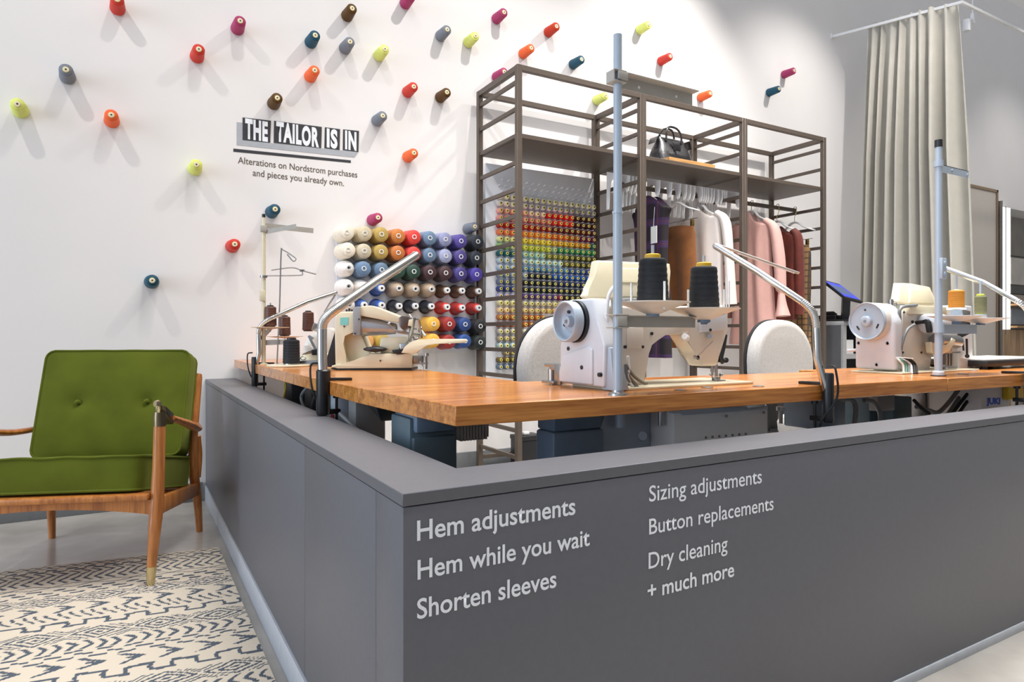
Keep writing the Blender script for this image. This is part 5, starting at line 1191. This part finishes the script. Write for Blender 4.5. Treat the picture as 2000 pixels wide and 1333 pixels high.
ey = ey - ex * (ey.dot(ex) / ex.dot(ex)); en = ex.cross(ey).normalized()
if en.dot(FWD) > 0: en = -en
def mon(x0, x1, y0, y1, d0, d1, nm, mt):
    q = [C0 + ex * x + ey * y for x, y in ((x0, y0), (x1, y0), (x1, y1), (x0, y1))]
    return MB().prism([p + en * d0 for p in q], [p + en * d1 for p in q], .001 if d0 < -.01 else 0).out(nm, mt, mo_, smooth=False)
mon(0, 1, 0, 1, -.02, 0, 'screen_housing', m_black)
mon(.06, .95, .08, .90, 0, .0012, 'screen_border', mat('screen_blue', (50, 64, 210), .3, emit=.7))
mon(.06, .84, .26, .74, .0012, .0022, 'screen_panel', mat('screen_slate', (70, 84, 112), .3, emit=.5))
cm = C0 + ex * .5 + ey * .75 - en * .03
MB().bar(cm, (cm.x + .02, cm.y + .02, 1.02), .06, .04).span(cm.x - .09, cm.x + .12, cm.y - .08, cm.y + .12, 1.008, 1.022, .004).out('monitor_stand', m_black, mo_)
tag(MB().box((5.10, 3.44, 1.035), (.10, .16, .05), bev=.008).box((5.12, 3.46, 1.07), (.06, .1, .03), rot=MX.Rotation(.4, 3, 'Y'), bev=.006).out('card_terminal', m_black), 'black card terminal on the till cabinet left of the monitor', 'card terminal')
tag(MB().box((5.26, 3.36, 1.022), (.22, .10, .025), bev=.008).out('keyboard', m_black), 'black keyboard on the till cabinet before the monitor', 'keyboard')
ph = thing('desk_phone', 'grey desk phone on the till cabinet behind the rack rungs', 'phone', (5.07, 3.66, 1.008))
MB().prism([(5.03, 3.58, 1.009), (5.13, 3.58, 1.009), (5.13, 3.58, 1.10), (5.10, 3.58, 1.11)], [(5.03, 3.74, 1.009), (5.13, 3.74, 1.009), (5.13, 3.74, 1.10), (5.10, 3.74, 1.11)], .003).out('phone_body', m_cabl, ph)
kp = MB()
for i in range(4):
    for j in range(3):
        f = i / 4 + .1; kp.box((5.034 + .066 * f, 3.62 + .03 * j, 1.02 + .095 * f), (.006, .018, .012))
kp.out('keypad', m_dark, ph)

# ================================================================ plain mirror and LED-edged mirror, its reflected shelf built as solid parts
mi = thing('wall_mirror', 'tall framed mirror on the wall just right of the curtain', 'mirror', (8.65, WY, .3))
m_mirror = mat('painted_reflection_glass', (214, 205, 194), .12, 0, .01)  # beige of the reflected wall is put into the glass colour
MB().span(8.2, 8.99, WY - .02, WY - .004, .1, 2.60).out('painted_reflection_glass', m_mirror, mi)
MB().span(8.985, 9.015, WY - .035, WY, .08, 2.63).span(8.2, 9.015, WY - .035, WY, 2.60, 2.63).out('mirror_frame', mat('warm_oak_frame', (150, 128, 104), .5), mi)
dsx = thing('led_mirror', 'tall mirror with bright light strips beside the wall mirror, reflected shelves built solid', 'display case', (9.6, 3.75, 0))
A9 = lambda u, v, y=3.868: at(u, v, y=y)
x1 = A9(1957, 500).x; x2 = A9(1964, 500).x; x3 = A9(1973, 500).x; x4 = A9(1977, 500).x
MB().span(x1, x1 + .02, 3.868, WY - .003, 0, 2.44).out('led_mirror_side', mat('taupe_panel', (112, 106, 98), .5), dsx)
m_led = mat('led_diffuser', (255, 248, 236), .5, emit=2.5)
for a, b in ((x1 + .005, x2 - .01), (x2 + .012, x3)):
    MB().span(a, b, 3.867, 3.885, .96, 2.43).out('light_strip', m_led, dsx)
MB().span(x1 - .015, x1 + .004, 3.862, 3.90, 0, 2.50).span(x2 - .009, x2 + .011, 3.864, 3.89, .9, 2.44).out('metal_trim', m_steel, dsx)
MB().span(x1, 10.6, 3.90, 3.926, .9, 2.44).out('back_panel', mat('pale_grey_panel', (150, 146, 140), .6, var=.1, scale=4), dsx)
MB().span(x1 + .005, 10.6, 3.866, 3.90, 0, .955).out('wood_panel', wood('limed_oak', (140, 108, 78), (188, 156, 120), 2, .6, .7, 0), dsx)
for v in (596, 639): z = A9(1985, v).z; MB().span(x3 + .02, 10.6, 3.80, 3.90, z - .012, z + .012).out('shelf', wood('shelf_oak', (150, 110, 70), (190, 150, 104), 0, .5, 1, 0), dsx)
for v0, v1, c, nm in ((425, 500, (108, 104, 98), 'dark_slab'), (504, 556, (176, 170, 162), 'pale_slab'), (559, 574, (82, 82, 80), 'grey_band'), (576, 592, (150, 140, 130), 'pale_slab'), (604, 634, (130, 134, 140), 'box_row')):  # solid slabs put in for the shelf reflected in the mirror
    MB().span(x3 + .03, 10.6, 3.87, 3.90, A9(1985, v1).z, A9(1985, v0).z).out(nm, mat('display_' + str(v0), c, .6, var=.12, scale=6), dsx)
# ================================================================ light
def spot(loc, aim, power, size=100, col=(1, .955, .91), r=.035, blend=1.0):
    l = bpy.data.lights.new('assumed_track_and_fill_spot', 'SPOT'); l.energy = power; l.spot_size = math.radians(size); l.spot_blend = blend; l.shadow_soft_size = r; l.color = col
    o = bpy.data.objects.new('assumed_track_and_fill_spot', l); COL.objects.link(o); o.location = loc
    o.rotation_euler = (V(aim) - V(loc)).to_track_quat('-Z', 'Y').to_euler()
def area(loc, aim, power, sx, sy, col, spread=180):
    l = bpy.data.lights.new('added_soft_light', 'AREA'); l.energy = power; l.shape = 'RECTANGLE'; l.size = sx; l.size_y = sy; l.color = col; l.spread = math.radians(spread)
    o = bpy.data.objects.new('added_soft_light', l); COL.objects.link(o); o.location = loc
    o.rotation_euler = (V(aim) - V(loc)).to_track_quat('-Z', 'Y').to_euler()
ZL = 4.3
for x, y, pw, tx in [(-1.25, 2.45, 105, -.5), (.5, 2.5, 48, .5), (2.2, 2.5, 125, 1.7), (3.9, 2.5, 250, 3.5), (5.3, 2.5, 130, 5.2), (7.2, 2.4, 50, 7.4), (9.2, 2.2, 60, 9.4)]:  # assumed track spots out of view, placed to cast the cone shadows
    spot((x, y, ZL), (tx, WY, 2.0 if tx < 1.5 else 2.3), pw, 80)
spot((3.0, .45, ZL), (3.5, 3.7, 1.5), 170, 52, r=.06); spot((.3, .4, ZL), (2.9, 3.6, 1.6), 170, 56, r=.06)          # added fill spots, aimed to brighten the rack and its hangers
area((3.3, 1.4, 4.6), (3.3, 1.4, 0), 235, 5.8, 2.2, (1, .975, .95), 95)        # added soft overhead light, shaped to brighten the partition cap and tabletops
area((-7.5, 1.4, 2.0), (0, 2.4, .8), 340, 3.5, 5.0, (.74, .86, 1.0))   # assumed daylight from unseen left windows, added to brighten the partition side
w = bpy.data.worlds.new('assumed_shop_light'); SC.world = w; w.use_nodes = True      # assumed shop around, as a light gradient: left windows, pale ceiling, dim aisles
nt = w.node_tree; N = nt.nodes; L = nt.links; bg = N['Background']
tc = N.new('ShaderNodeTexCoord'); sx = N.new('ShaderNodeSeparateXYZ'); L.new(tc.outputs['Generated'], sx.inputs[0])
def mth(op, a, b, clamp=False):
    n = N.new('ShaderNodeMath'); n.operation = op; n.use_clamp = clamp
    for i, q in enumerate((a, b)):
        if hasattr(q, 'default_value'): L.new(q, n.inputs[i])
        else: n.inputs[i].default_value = q
    return n.outputs[0]
lf = mth('POWER', mth('MULTIPLY', sx.outputs[0], -1.0, True), 1.5); upw = mth('MULTIPLY', sx.outputs[2], 1.0, True)
def vec(q, c):
    n = N.new('ShaderNodeVectorMath'); n.operation = 'SCALE'; n.inputs[0].default_value = c; L.new(q, n.inputs['Scale']); return n.outputs[0]
def add(a, b):
    n = N.new('ShaderNodeVectorMath'); n.operation = 'ADD'
    for i, q in enumerate((a, b)):
        if hasattr(q, 'default_value'): L.new(q, n.inputs[i])
        else: n.inputs[i].default_value = q
    return n.outputs[0]
tot = add(add(vec(lf, (.55, .66, .88)), vec(upw, (.40, .39, .37))), (.21, .21, .21))
L.new(tot, bg.inputs[0]); bg.inputs[1].default_value = 1.0
# ================================================================ camera
cam = bpy.data.cameras.new('camera'); cam.sensor_width = 36; cam.lens = 36 * F / 2000; cam.clip_start = .05
cam.shift_y = -(666.5 - CY) / 2000
co = bpy.data.objects.new('camera', cam); COL.objects.link(co); co.location = (0, 0, EYE)
co.rotation_euler = (math.radians(90), 0, -YAW)
SC.camera = co
SC.view_settings.view_transform = 'Standard'; SC.view_settings.look = 'None'; SC.view_settings.gamma = 1; SC.view_settings.exposure = 0
SC.view_settings.use_curve_mapping = False
